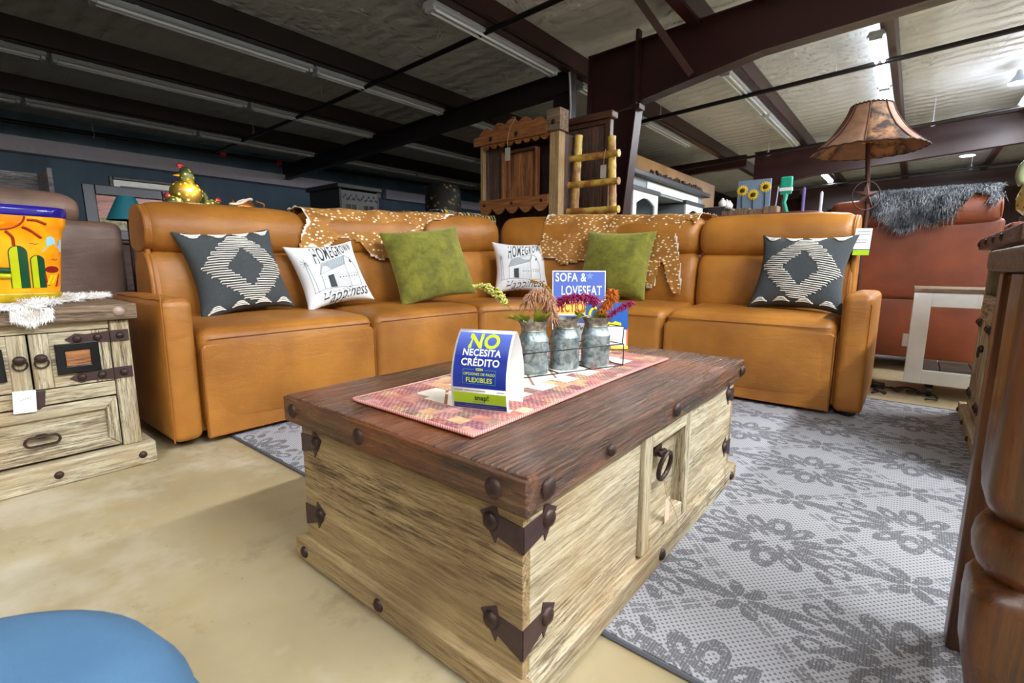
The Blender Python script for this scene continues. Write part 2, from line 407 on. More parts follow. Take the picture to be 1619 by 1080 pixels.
# steel frames
def rafter(mb,a,pts_top,pts_bot,w=.2,t=.012):
    n=len(pts_top)
    for i in range(n-1):
        (b0,z0),(b1,z1)=pts_top[i],pts_top[i+1]; (c0,y0),(c1,y1)=pts_bot[i],pts_bot[i+1]
        mb.prism([(b0,z0),(b1,z1),(c1,y1),(c0,y0)],lambda u,v,h:(u,a+h,v),-.006,.006)
        for (p,q,r,s,sg) in ((b0,z0,b1,z1,1),(c0,y0,c1,y1,-1)):
            mb.prism([(p,q),(r,s),(r,s-.014*sg),(p,q-.014*sg)],lambda u,v,h:(u,a+h,v),-w/2,w/2)
f1=T('steel_frame','nearest maroon steel column with deep haunched roof beam rising right over the sofa','steel frame',(-3.45,6.45,0),world=True)
a=6.45
m_=MB(); rafter(m_,a,[(-3.80,zr(-3.8)),(-3.07,zr(-3.07)),(-1.6,zr(-1.6)),(5.9,zr(5.9))],[(-3.80,2.85),(-3.07,2.93),(-1.58,3.19),(5.9,3.60)])
m_.bb(-3.815,-3.795,a-.1,a+.1,2.85,zr(-3.8)); f1.p('roof_beam',m_,maroon,smooth=False)
m_=MB(); m_.prism([(-3.80,0),(-3.36,0),(-3.07,2.90),(-3.80,2.85)],lambda u,v,h:(u,a+h,v),-.006,.006)
m_.prism([(-3.81,0),(-3.79,0),(-3.79,2.85),(-3.81,2.85)],lambda u,v,h:(u,a+h,v),-.1,.1)
m_.prism([(-3.37,0),(-3.35,0),(-3.06,2.9),(-3.085,2.9)],lambda u,v,h:(u,a+h,v),-.1,.1)
f1.p('column',m_,maroon,smooth=False)
m_=MB(); m_.bb(-3.10,-3.06,a-.12,a-.02,2.82,zr(-3)+.12).bb(-3.12,-3.0,a-.14,a+.02,2.84,2.9); f1.p('stiffener_plate',m_,maroon,smooth=False)
m_=MB(); m_.cyl((-2.78,a-.9,zr(-2.7)+.15),(-2.36,a-.1,3.12),.055,n=4); f1.p('flange_brace',m_,maroon,smooth=False)
f2=T('steel_frame','black roof beam sloping left from its own stub post beyond the shelf cabinet','steel frame',(-4.4,6.6,0),world=True)
m_=MB(); rafter(m_,6.6,[(-4.2,3.66),(-13.2,3.33)],[(-4.2,3.36),(-13.2,2.98)],w=.16); f2.p('roof_beam',m_,dsteel,smooth=False)
m_=MB(); m_.bb(-4.5,-4.22,6.594,6.606,0,3.36).bb(-4.22,-4.205,6.52,6.68,0,3.62).bb(-4.515,-4.5,6.52,6.68,0,3.36); f2.p('column',m_,dsteel,smooth=False)  # maroon post coloured dark for the shade it stands in
def farframe(a,bc,lab):
    f=T('steel_frame',lab,'steel frame',(bc,a,0),world=True); m_=MB()
    rafter(m_,a,[(bc-.4,zr(bc)),(bc+.9,zr(bc+.9)),(5.9,zr(5.9))],[(bc-.4,2.7),(bc+.9,2.98),(5.9,3.55)]); rafter(m_,a,[(-13.2,zr(-13.2)),(bc-.6,zr(bc-.6))],[(-13.2,zr(-13.2)-.3),(bc-.6,zr(bc-.6)-.3)]); f.p('roof_beam',m_,maroon,smooth=False)
    m_=MB(); m_.prism([(bc-.35,0),(bc+.1,0),(bc+.35,2.8),(bc-.4,2.75)],lambda u,v,h:(u,a+h,v),-.006,.006).bb(bc-.42,bc-.40,a-.1,a+.1,0,2.7).bb(bc+.3,bc+.36,a-.1,a+.1,0,3.0); f.p('column',m_,maroon,smooth=False)
farframe(14.3,-3.1,'second maroon steel frame crossing behind the lamp shade')
farframe(22,-3.1,'farthest maroon steel frame low above the grey sheepskin')
# pipes
def pipe(pts,r,lab,hang,m=None,red=()):
    xs=pts[0]; t=T('sprinkler_pipe',lab,'pipe',xs,world=True)
    t.p('pipe_run',MB().tube(pts,r,10),m or blackwire,ang=80)
    for (x,y,z,zt) in hang:
        h=MB().cyl((x,y,z+r),(x,y,zt),.006,n=6); h.tube([(x+ r*1.4*math.cos(q),y,z+r*1.4*math.sin(q)) for q in [i*PI/5 for i in range(11)]],.004,5,True); t.p('hanger',h,greymetal)
    for (x,y,z) in red:
        t.p('red_coupling',MB().cyl((x,y-.06,z),(x,y+.06,z),r*1.6,n=12),mat('red_fitting',col=C(170,40,40),rough=.4))
pipe([(-12.6,-4,3.2),(-12.6,5,3.30),(-12.6,14,3.42)],.045,'long black pipe hugging the blue left wall below the ceiling',[(-12.6,y,3.25,zr(-12.6)+.2) for y in (2.6,7.2,11)],red=[(-12.6,4.9,3.3),(-12.6,6.2,3.31)])
pipe([(-12.5,4.75,3.30),(-8,4.75,3.42),(-3,4.75,3.62),(4,4.75,3.86)],.032,'black pipe running diagonally across the upper left ceiling',[(b,4.75,3.3+(b+12.5)*.0595,zr(b)+.24) for b in (-10.6,-8,-5.1)])
pipe([(-4.5,9.1,3.47),(5.8,9.1,3.98)],.036,'dark pipe under the bright right ceiling in front of the lit tubes',[(b,9.1,3.47+(b+4.5)*.0495,zr(b)+.24) for b in (-3.9,-1.2,1.6)])
pipe([(-5,13,3.25),(5.8,13,3.92)],.034,'farther dark pipe crossing just before the second maroon frame',[(b,13,3.25+(b+5)*.062,zr(b)+.24) for b in (-2.9,0)])
pipe([(-4.4,20,3.45),(5.8,20,3.85)],.036,'distant thin pipe behind the lamp shade',[(b,20,3.45+(b+4.4)*.039,zr(b)+.24) for b in (-1.5,1)])
pipe([(-4.1,-2,3.75),(-4.12,6.4,3.62)],.012,'thin dark conduit beside the upper middle light row',[])
pipe([(-4.22,6.5,3.6),(-4.19,6.48,3.4),(-4.16,6.46,3.1),(-4.19,6.45,2.2)],.014,'short white conduit bending down the stub post',[],m=greymetal)
# strip lights
tube_on=mat('lit_tube',col=(1,1,1),emit=(.93,.97,1.0),estr=55)
tube_off=mat('unlit_tube',col=C(206,214,226),rough=.25)
housing=mat('light_housing',col=C(176,184,196),rough=.4)
UPF=.13
def fixture(b,y0,y1,on,lab,group,power=0,dz=-.085,wid=.2):
    z=zr(b)+dz; t=T('strip_light',lab,'strip light',(b,(y0+y1)/2,z),world=True,group=group)
    x0,x1=b-.12,b-.12+wid; ps=.035*(x1-x0)
    h=MB(); h.prism([(x0,z-ps+.0),(x0+.03,z+.05),(x1-.03,z+.05),(x1,z),(x1-.025,z-.008),(x0+.025,z-.012)],lambda u,v,k:(u,k,v),y0,y1); t.p('housing',h,housing,smooth=False)
    for q in (.3,.7):
        xx=lerp(x0,x1,q); t.p('tube',MB().cyl((xx,y0+.06,z-.03),(xx,y1-.06,z-.03),.018,n=10),tube_on if on else tube_off,ang=80)
    for yy in (y0+.03,y1-.03): t.p('lamp_holder',MB().bb(x0+.03,x1-.03,yy-.02,yy+.02,z-.05,z+.0),housing,smooth=False)
    for yy in (y0+.4,y1-.4): t.p('mounting_strap',MB().bb(b+.025,b+.05,yy-.02,yy+.02,z+.04,zr(b)-.02),housing,smooth=False)
    if power:
        L=bpy.data.lights.new('strip_lamp','AREA'); L.shape='RECTANGLE'; L.size=.16; L.size_y=(y1-y0)-.1; L.energy=power; L.color=(.92,.965,1)
        o=bpy.data.objects.new('strip_lamp',L); COL.objects.link(o); o.parent=t.e; o.location=(0,0,-.065)
        L2=L.copy(); L2.energy=power*(UPF if b<2 else .4); L2.size=.26; o=bpy.data.objects.new('strip_ceiling_fill',L2); COL.objects.link(o); o.parent=t.e; o.location=(-.02,0,.06); o.rotation_euler=(PI,0,0)  # second lamp added above the housing to brighten the ceiling as tube spill
LN={-4.34:'in the top middle row',-6.8:'in the highest row at left',-8.9:'in the second row at left',-11.2:'in the lowest row by the blue wall'}
for b in (-4.34,-6.8,-8.9,-11.2):
    ends=[(3.95,6.35),(1.5,3.9),(-.95,1.45)]; w=['nearest the black beam','middle one','at the left end']
    if b==-4.34: ends=[(3.9,6.3)]; w=['beside the maroon column']
    for (y0,y1),q in zip(ends,w): fixture(b,y0,y1,0,'unlit white strip light '+LN[b]+', '+q,'unlit strip lights of the left aisle')
    for i,(y0,y1) in enumerate([(7.0,9.4),(9.45,11.85)]): fixture(b,y0,y1,0,'unlit light past the black beam '+LN[b]+', '+['nearer','farther'][i]+' one','unlit strip lights beyond the beam')
for i,(y0,y1) in enumerate([(8.0,10.55),(10.6,13.6)]): fixture(-2.45,y0,y1,0,'pale unlit strip light right of the maroon column, '+['nearer','farther'][i]+' of the pair','unlit strip lights right of the column')
KP=158
fixture(-.65,8.1,10.4,1,'glaring lit strip light above the lamp shade, nearer length','lit strip lights above the lamp',power=KP*.8)
fixture(-.65,10.45,12.9,1,'lit strip light partly behind the lamp shade, farther length','lit strip lights above the lamp',power=KP*.8)
fixture(-.65,15.2,17.2,1,'small distant lit strip light right of the lamp pole',None,power=KP*.6)
fixture(-2.45,17.5,20,1,'tilted bright strip light left of the lamp pole, far back',None,power=KP*.8)
# mostly unseen lit rows: key row inferred from table shadow, others added as fill
for i,(b,y0,p) in enumerate([(2.3,-.2,2.1),(2.3,3.4,1.5),(2.3,7.0,1.1),(4.4,-.5,.3),(4.4,4.0,.7),(4.4,9.5,1),(-.2,-3.2,.4),(2.3,-3.6,.4),(1.3,11,.9)]):
    fixture(b,y0,y0+2.4,1,'lit strip light over the right aisle','lit strip lights over the right aisle',power=KP*p)
for (b,y,s,lab) in ((1.02,11.9,.13,'bright round bay lamp at the right edge'),(.82,18.6,.17,'small bright round bay lamp right of the lamp shade')):
    t=T('bay_lamp',lab,'ceiling lamp',(b,y,zr(b)),world=True); z=zr(b)-.05
    t.p('reflector',MB().lathe([(.03,.2),(.05,.12),(s,0),(s*.97,-.005),(s*.9,.02)],(b,y,z),20),housing)
    t.p('lit_disc',MB().lathe([(0.0001,.012),(s*.9,.01)],(b,y,z),20),mat('lit_bay',col=(1,1,1),emit=(.8,.87,1),estr=30))
    L=bpy.data.lights.new('bay_light','POINT'); L.energy=60; L.color=(.8,.87,1); L.shadow_soft_size=.1; o=bpy.data.objects.new('bay_light',L); COL.objects.link(o); o.parent=t.e; o.location=(0,0,-.15)
w=bpy.data.worlds.new('world'); SC.world=w; w.use_nodes=True; w.node_tree.nodes['Background'].inputs[0].default_value=(.6,.7,.8,1); w.node_tree.nodes['Background'].inputs[1].default_value=.3
SC.view_settings.exposure=EXPO
# ================================================================ RUG
def m_rug(g):
    c=g.geopos(); x,y,z=g.xyz(c); P,Q=.63,.655
    nz=g.noise(c,26,2,.5,col=True); nx_,ny_,_=g.xyz(nz)
    x=x+(nx_-.5)*.016; y=y+(ny_-.5)*.016
    def cell(v,o,p): return ((((v-o)/p)+.5).fract()-.5)*p
    fray=g.noise(c,150,2,.6)
    def ellp(dx,dy,cx_,cy_,ang,ra,rb):
        ca,sa=math.cos(ang),math.sin(ang); u=(dx-cx_)*ca+(dy-cy_)*sa; v=(dy-cy_)*ca-(dx-cx_)*sa
        w_=rb
        return (u/ra)*(u/ra)+(v/w_)*(v/w_)
    def flower(dx,dy):
        ax=dx.abs(); ay=dy.abs()                       # two fold symmetric medallion
        f=None
        def addp(e,hollow=None):
            nonlocal f
            m_=e.lt(1)
            if hollow: m_=m_*(1-e.lt(hollow))
            f=m_ if f is None else f.max(m_)
        addp(ellp(ax,ay,0,.098,PI/2,.058,.034),.16)      # top and bottom petals
        addp(ellp(ax,ay,.058,.084,PI*.31,.050,.024),.10)
        addp(ellp(ax,ay,.092,.042,PI*.14,.052,.022))
        addp(ellp(ax,ay,.106,.004,0,.050,.012))
        addp(ellp(ax,ay,.030,.036,PI*.28,.026,.009))
        addp(ellp(ax,ay,.165,.060,PI*.13,.036,.024),.30)
        addp(ellp(ax,ay,.140,.108,PI*.25,.028,.016))
        addp(ellp(ax,ay,.185,.022,PI*.05,.034,.010))
        addp(ellp(ax,ay,.215,.014,-PI*.06,.036,.014))
        addp(ellp(ax,ay,.262,.0,0,.034,.018))
        return f
    a1=flower(cell(x,-.24,P),cell(y,1.50,Q)); a2=flower(cell(x,-.24+P/2,P),cell(y,1.50+Q/2,Q))
    def small(dx,dy):
        r=(dx*dx*.55+dy*dy).sqrt(); th=dy.atan2(dx); k=((th*3.0).cos().abs()); R=k*.048+.022; return r.lt(R)*(r.gt(.010))*k.gt(.22)
    b1=small(cell(x,-.24,P),cell(y,1.50+Q/2,Q)); b2=small(cell(x,-.24+P/2,P),cell(y,1.50,Q))
    s=(x+.24)/P; t=(y-1.5)/Q; p=s+t; q=s-t
    lp=((p.fract()-.5).abs()); lq=((q.fract()-.5).abs())
    band=lambda l,o:(l.lt(.034)*l.gt(.006))*((o-.5).abs().gt(.0))*(((o*46).sin()).gt(-.55))
    gp=((q.fract()-.5).abs()).gt(.17); gq=((p.fract()-.5).abs()).gt(.17)
    line=(band(lp,q)*gp).max(band(lq,p)*gq)
    pat=a1.max(a2).max(b1).max(b2).max(line*.75)*fray.gt(.40)
    X,Y,_z=g.xyz(c); wx=((X/.0145).fract()-.5).abs(); row=((Y/.0085)).floor(); wx2=(((X/.0145)+row*.5).fract()-.5).abs(); wy=((Y/.0085).fract()-.5).abs()
    dot=wx2.lt(.17)*wy.lt(.30)
    heath=((X/.006).fract()-.5).abs().gt(.3)
    base=g.mix(dot,C(172,172,178),C(88,88,94))
    darkc=g.mix(heath,C(104,104,110),C(76,76,82))
    col=g.mix(pat,base,darkc); n=g.noise(c,2.2,3)
    col=g.mix(.15,col,g.mix(n,C(150,150,160),C(190,188,184)))
    weave=(((X/.0145)*PI*2).sin()*((Y/.0085)*PI*2).sin())
    return {'Base Color':col,'Roughness':.9,'Normal':g.bump(weave*.5-dot*.6-pat*.4,.6,.004)}
rug=T('area_rug','grey woven area rug with dark floral lattice pattern under the coffee table','rug',(-.5,2.2,0),world=True)
rug.p('rug_field',MB().bb(-2.55,1.4,.875,3.585,0.0005,.010),mat('rug_weave',m_rug),smooth=False)
m_=MB(); R_=[(-2.55,.868),(1.4,.868),(1.4,3.592),(-2.55,3.592)]
m_.tube([(p[0],p[1],.006) for p in R_],.0065,6,True); rug.p('bound_edge',m_,mat('rug_edge',col=C(84,86,92),rough=.9))
# ================================================================ COFFEE TABLE
bx0,bx1,ay0,ay1,H=-1.235,-.439,.579,1.890,.466
ct=T('coffee_table','rustic trunk coffee table with dark plank top and weathered cream body on the grey rug','coffee table',((bx0+bx1)/2,(ay0+ay1)/2,0),world=True)
m_=MB(); m_.soft(bx0+.004,bx1-.004,ay0+.004,ay1-.004,H-.068,H,r=.006,puff=(.0,.0,.0),n=30,k=2)
for v in m_.v:   # hand hewn surface
    n=mnoise.noise(Vector((v.x*22,v.y*4,v.z*20)))*.0022+mnoise.noise(Vector((v.x*6,v.y*3,9)))*.0015
    if v.z>H-.012: v.z+=n
    elif abs(v.x-bx0)<.02 or abs(v.x-bx1)<.02: v.x+=n
    else: v.y+=n
ct.p('tabletop',m_,rustic['y'])
m_=MB(); m_.bb(bx0-.001,bx1+.001,ay0-.001,ay0+.03,H-.069,H-.004); ct.p('end_board',m_,rustic['x'],bevel=.004)
i=.0286; X0,X1,Y0,Y1=bx0+i,bx1-i,ay0+i,ay1-i
m_=MB(); m_.bb(X0,X1,Y0,Y0+.02,.05,H-.06); ct.p('end_panel',m_,cream_shaded['x'],label='near end panel, weathered planks coloured browner as shade',bevel=.002)
m_=MB(); m_.bb(X0,X1,Y1-.02,Y1,.05,H-.06); ct.p('end_panel',m_,cream_shaded['x'],bevel=.002)
m_=MB(); m_.bb(X0,X0+.02,Y0+.02,Y1-.02,.05,H-.06); ct.p('side_panel',m_,cream['y'],bevel=.002)
dY0,dY1=1.075,1.395
ct.p('side_panel',MB().bb(X1-.02,X1,Y0+.02,dY0-.004,.05,H-.06),cream['y'],label='front side panel left of the drawer, pale cream planks',bevel=.002); ct.p('side_panel',MB().bb(X1-.02,X1,dY1+.004,Y1-.02,.05,H-.06),cream['y'],label='front side panel right of the drawer, pale cream planks',bevel=.002); ct.p('inner_board',MB().bb(X1-.06,X1-.045,Y0+.05,Y1-.05,.06,H-.07),cream_shaded['y'])
# plinth
b2=.0238
for (q0,q1) in ((Y0-b2,Y0+.01),(Y1-.01,Y1+b2)): ct.p('plinth_board',MB().bb(X0-b2,X1+b2,q0,q1,0.011,.068),cream_shaded['x'],bevel=.004)
for (q0,q1) in ((X0-b2,X0+.01),(X1-.01,X1+b2)): ct.p('plinth_board',MB().bb(q0,q1,Y0+.008,Y1-.008,0.011,.0685),cream['y'],bevel=.004)
# drawer
d=MB(); xx=X1+.012
z0,z1=.075,H-.075
d.bb(X1-.03,xx,dY0,dY0+.045,z0,z1); dr=ct.p('drawer',d,cream['z'],bevel=.004); ct.p('drawer_stile',MB().bb(X1-.03,xx,dY1-.045,dY1,z0,z1),cream['z'],parent=dr,bevel=.004)
for (q0,q1) in ((z1-.04,z1),(z0,z0+.045)): ct.p("drawer_rail",MB().bb(X1-.03,xx,dY0+.045,dY1-.045,q0,q1),cream["y"],parent=dr,bevel=.004)
d=MB(); d.bb(X1-.035,X1-.022,dY0+.04,dY1-.04,z0+.04,z1-.035); ct.p("drawer_panel",d,cream["y"],parent=dr,bevel=.001)
# ring handle
yc=(dY0+dY1)/2-.02; zc=.285; d=MB()
d.ell((X1-.016,yc,zc+.03),(.008,.024,.022),14,8); d.tube([(X1-.004,yc-.018,zc+.022),(X1+.004,yc,zc+.026),(X1-.004,yc+.018,zc+.022)],.008,8)
R0=.038; d.tube([(X1+.006+.006*math.cos(q),yc+R0*math.sin(q),zc-.012+R0*math.cos(q)) for q in [2*PI*k/20 for k in range(20)]],.0062,8,True)
ct.p("ring_handle",d,iron,parent=dr)
# nails
def nail(par,c,n,r=.019,m=iron,name='nail_head'):
    q=Vector(n).to_track_quat('Z','Y').to_matrix().to_4x4(); M=Matrix.Translation(c)@q
    d=MB().lathe([(r,0),(r*.96,.003),(r*.75,.0065),(r*.4,.009),(.0005,.010)],(0,0,0),14,M=M); return par.p(name,d,m,ang=80)
for (y,z) in ((ay0+.06,H-.036),(1.22,H-.036),(ay1-.045,H-.036)): nail(ct,(bx1,y,z),(1,0,0))
nail(ct,(bx1,.86,H-.036),(1,0,0),r=.014)
for x in (bx0+.045,-.90,bx1-.07): nail(ct,(x,ay0,H-.036),(0,-1,0))
for y in (1.18,1.82): nail(ct,(X1+b2,y,.04),(1,0,0),r=.016)
for x in (bx0+.05,-.86): nail(ct,(x,Y0-b2,.04),(0,-1,0),r=.016)
def bracket(yc,xc,zt,zb,long_,name='corner_bracket'):
    """corner strap: pointed on both faces, at vertical edge (xc,yc); sx/sy directions inward"""
    sx=-1 if xc>-.8 else 1; sy=1 if yc<1.2 else -1; d=MB(); t=.0025
    zm=(zt+zb)/2
    poly=[(0,zt),(.055,zt+.004),(.06,zt+.022),(.098,zt-.0),(.062,zt-.052),(.058,zt-.036),(0,zb)]
    d.prism([(xc+sx*u,v) for u,v in poly],lambda u,v,h:(u,yc-sy*h,v),-.0002,t)
    d.prism([(yc+sy*u,v) for u,v in poly],lambda u,v,h:(xc-sx*h,u,v),-.0002,t)
    ct.p(name,d,ironplate,smooth=False)
    nail(ct,(xc+sx*.072,yc-sy*t,zt-.012),(0,-sy,0),r=.018); nail(ct,(xc-sx*t,yc+sy*.072,zt-.012),(-sx,0,0),r=.018)
for (x,y) in ((X1,Y0),(X0,Y0),(X1,Y1)):
    for (zt,zb) in ((H-.105,H-.155),(.165,.105)): bracket(y,x,zt,zb,.1)
# hang tag with string on the ring handle
hx=X1+.014
tg=T('price_tag','small pale hang tag tied to the coffee table ring handle','tag',(hx,yc,zc-.16),world=True)
tg.p('string',MB().tube([(hx-.008,yc,zc-.05),(hx,yc-.008,zc-.075),(hx+.002,yc+.002,zc-.098),(hx-.002,yc+.01,zc-.075),(hx-.008,yc+.002,zc-.05)],.0009,4),mat('twine',col=C(170,140,110),rough=.8))
tg.p('card',MB().box((hx+.004,yc+.002,zc-.135),(.0012,.03,.068),rx=.06),mat('kraft_tag',col=C(212,184,160),rough=.7),smooth=False)
tg.p('loose_string',MB().tube(crom([(hx+.004,yc+.004,zc-.10),(hx+.01,yc+.035,zc-.14),(hx+.016,yc+.055,zc-.19),(hx+.02,yc+.02,zc-.205),(hx+.02,yc-.03,zc-.21)],5,False),.0009,4),MATS['twine'])
# ================================================================ SOFA
sofa=T('sectional_sofa','caramel leather reclining sectional sofa curving round the coffee table','sofa',(-2.9,3.5,0),world=True)
HEAD=[(.60,.875),(.565,.95),(.578,1.03),(.64,1.085),(.73,1.10),(.81,1.07),(.84,.98),(.83,.88),(.71,.85)]
LUMB=[(.575,.50),(.548,.60),(.556,.72),(.585,.82),(.64,.865),(.73,.86),(.80,.8),(.82,.62),(.80,.46),(.66,.44)]
def LW(x,y): return (-2.36-y,x)       # local along a, depth -> -b
def unit_seat(kind,x0,x1,front,name='seat_cushion'):
    """front: 'L' left wing, 'R' right wing"""
    m_=MB()
    m_.soft(x0+.004,x1-.004,0,.62,.05 if kind=='rec' else .06,.515,r=.055,puff=(0,.020,.018),n=10,k=5)
    if front=='L': m_.v=[Vector((-2.36-v.y,v.x,v.z+(v.y*.03 if v.z>.4 else 0))) for v in m_.v]; m_.f=[f for f in m_.f]
    else: m_.v=[Vector((v.x,3.03+v.y,v.z+(v.y*.03 if v.z>.4 else 0))) for v in m_.v]
    s=sofa.p(name,m_,tan)
    def W(x,y,z): return (-2.36-y,x,z) if front=='L' else (x,3.03+y,z)
    t=MB(); t.tube([W(x0+.03+(x1-x0-.06)*i/16,-.010+.0*i,.475) for i in range(17)],.0028,6); 
    sofa.p('top_seam',t,piping,parent=s)
    if kind=='rec':
        fl=MB(); a_=[(x0+.004,.03),(x1-.004,.03),(x1-.004,.43),(x1-.02,.45),(x0+.02,.45),(x0+.004,.43)]
        fl.prism(a_,lambda u,v,h:W(u,h,v),-.004,.02); sofa.p('footrest_flange',fl,tan,parent=s,bevel=.008)
        pp=MB(); pp.tube([W(u,-.005,v) for u,v in [(x0+.006,.44),(x0+.006,.034),(x1-.006,.034),(x1-.006,.44)]],.004,6); sofa.p('footrest_piping',pp,piping,parent=s)
    return s
unit_seat('rec',.76,1.655,'L'); unit_seat('arm',1.665,2.555,'L'); unit_seat('arm',-1.95,-1.215,'R'); unit_seat('rec',-1.205,-.275,'R')
# corner wedge seat
wp=[(-2.36,2.565),(-2.35,2.68),(-2.30,2.80),(-2.20,2.92),(-2.08,3.0),(-1.96,3.03),(-1.96,3.68),(-3.0,3.68),(-3.0,2.565)]
m_=MB(); m_.prism(wp,lambda u,v,h:(u,v,h),.06,.52); s=sofa.p('corner_seat_cushion',m_,tan,bevel=.05,seg=5)
t=MB(); t.tube([(p[0]+.006,p[1]-.003,.47) for p in wp[:6]],.0028,6); sofa.p('top_seam',t,piping,parent=s)
# seat decks behind, plinth base
m_=MB(); m_.bb(-3.12,-2.42,.70,3.8,.045,.45).bb(-3.0,-.2,3.1,3.83,.045,.45); sofa.p('base',m_,tan,bevel=.02)
C1=(-2.93,3.42)
UN=[((-2.36,.765),(-2.36,1.60),(-1,0),-.005,.02,.72),((-2.36,1.61),(-2.36,2.55),(-1,0),.03,.10,.0)]
def outn(P,Q): 
    d=Vector((Q[0]-P[0],Q[1]-P[1])).normalized(); return (-d.y,d.x)
UNITS=[]
def back(P0,P1,s0,s1,r=.06,welt=None):
    o=outn(P0,P1); 
    lm=MB(); sweep(lm,LUMB,P0,P1,o,r,.5,s0,s1); b=sofa.p('backrest',lm,tan)
    if welt is not None:
        pp_=Vector(P0).lerp(Vector(P1),welt); tt=(Vector(P1)-Vector(P0)).normalized()*(1 if welt==0 else -1); s_=s0 if welt==0 else s1
        for prof,nm in ((HEAD,'headrest_side'),(LUMB,'backrest_side')):
            cxm=sum(p[0] for p in prof)/len(prof); czm=sum(p[1] for p in prof)/len(prof)
            pl_=[(cxm+(q[0]-cxm)*.95,.5+(czm+(q[1]-czm)*.95-.5)*(1+s_)) for q in crom([Vector((a,b,0)) for a,b in prof],4)]
            q_=MB(); q_.prism(pl_,lambda u,v,h:(pp_.x+o[0]*u+tt.x*h,pp_.y+o[1]*u+tt.y*h,v),-.008,.06); sofa.p(nm,q_,tan,parent=b,bevel=.008)
    hm=MB(); sweep(hm,HEAD,P0,P1,o,r,.5,s0,s1,puff=.02); sofa.p('headrest',hm,tan)
    UNITS.append((Vector(P0),Vector(P1),Vector(o),s0,s1))
    if welt is not None:
        P=Vector(P0).lerp(Vector(P1),welt); sg=-1 if welt==0 else 1; tdir=(Vector(P1)-Vector(P0)).normalized()*sg
        for prof,nm in ((HEAD,'headrest_welt'),(LUMB,'backrest_welt')):
            cxm=sum(p[0] for p in prof)/len(prof); czm=sum(p[1] for p in prof)/len(prof); pts=[]
            for (d,z) in [(q[0],q[1]) for q in crom([Vector((a,b,0)) for a,b in prof],4)]:
                k=.93; dd=cxm+(d-cxm)*k; zz=czm+(z-czm)*k; zz=.5+(zz-.5)*(1+(s0 if welt==0 else s1)); q=P+Vector(o)*dd-tdir*.012; pts.append((q.x,q.y,zz))
            w=MB(); w.tube(pts,.0055,6,True); sofa.p(nm,w,piping,parent=b)
UL=-2.36; UR=3.03
back((UL,.765),(UL,1.605),0.0,.025,welt=0)
back((UL,1.61),(UL,2.55),.04,.11)
def rail(A,B):
    o=Vector(outn(A,B)); return (Vector(A)-o*.58,Vector(B)-o*.58)
q0,q1=rail((-2.94,2.56),C1); back(tuple(q0),tuple(q1),.12,.185)
q0,q1=rail(C1,(-1.96,3.61)); back(tuple(q0),tuple(q1),.185,.13)
back((-1.95,UR),(-1.225,UR),.12,.08)
back((-1.215,UR),(-.29,UR),.06,.03,welt=1)
# armrests
for (x0,x1,y0,y1,ax) in ((-3.12,-2.36,.632,.752,'L'),(-.268,-.135,3.03,3.78,'R')):
    m_=MB(); m_.soft(x0,x1,y0,y1,.035,.655,r=.035,puff=(.004,.006,.008),n=8,k=4); A_=sofa.p('armrest',m_,tan)
    t=MB()
    if ax=='L': loop=[(x1-.01,y0+.006,.04),(x1-.008,y0+.006,.62),(x1-.03,y0+.012,.648)]; t.tube(crom(loop,6,False),.0035,6); t.tube([(x1-.03-.04*i,y0+.012,.648+.002*math.sin(i)) for i in range(17)],.0035,6); t.tube([(x1-.012,y0+.02+.0135*i,.644+.004*math.sin(i/6*PI)) for i in range(7)],.0028,6)
    else: t.tube([(x1-.012,y0+.008,.04),(x1-.008,y0+.008,.60),(x1-.02,y0+.02,.642)],.003,6); t.tube([(x0+.03+.0095*i,y0+.03,.652) for i in range(9)],.0025,6)
    sofa.p('arm_piping',t,piping,parent=A_)
# black feet
for (x,y) in ((-2.50,.70),(-3.0,.70),(-2.45,1.66),(-2.45,2.5),(-1.9,3.12),(-1.21,3.12),(-.2,3.09),(-.2,3.7),(-3.0,3.6)):
    sofa.p('foot',MB().cyl((x,y,0.011 if y>.87 and x>-2.55 else 0),(x,y,.05),.024,.028,12),blackp)
# end flange of the left recliner back frame and right one
m_=MB(); m_.soft(-3.16,-2.98,.765,.79,.5,.98,r=.012,n=4); sofa.p('back_side_panel',m_,tan)
m_=MB(); m_.soft(-.30,-.27,3.6,3.82,.5,.99,r=.012,n=4); sofa.p('back_side_panel',m_,tan)
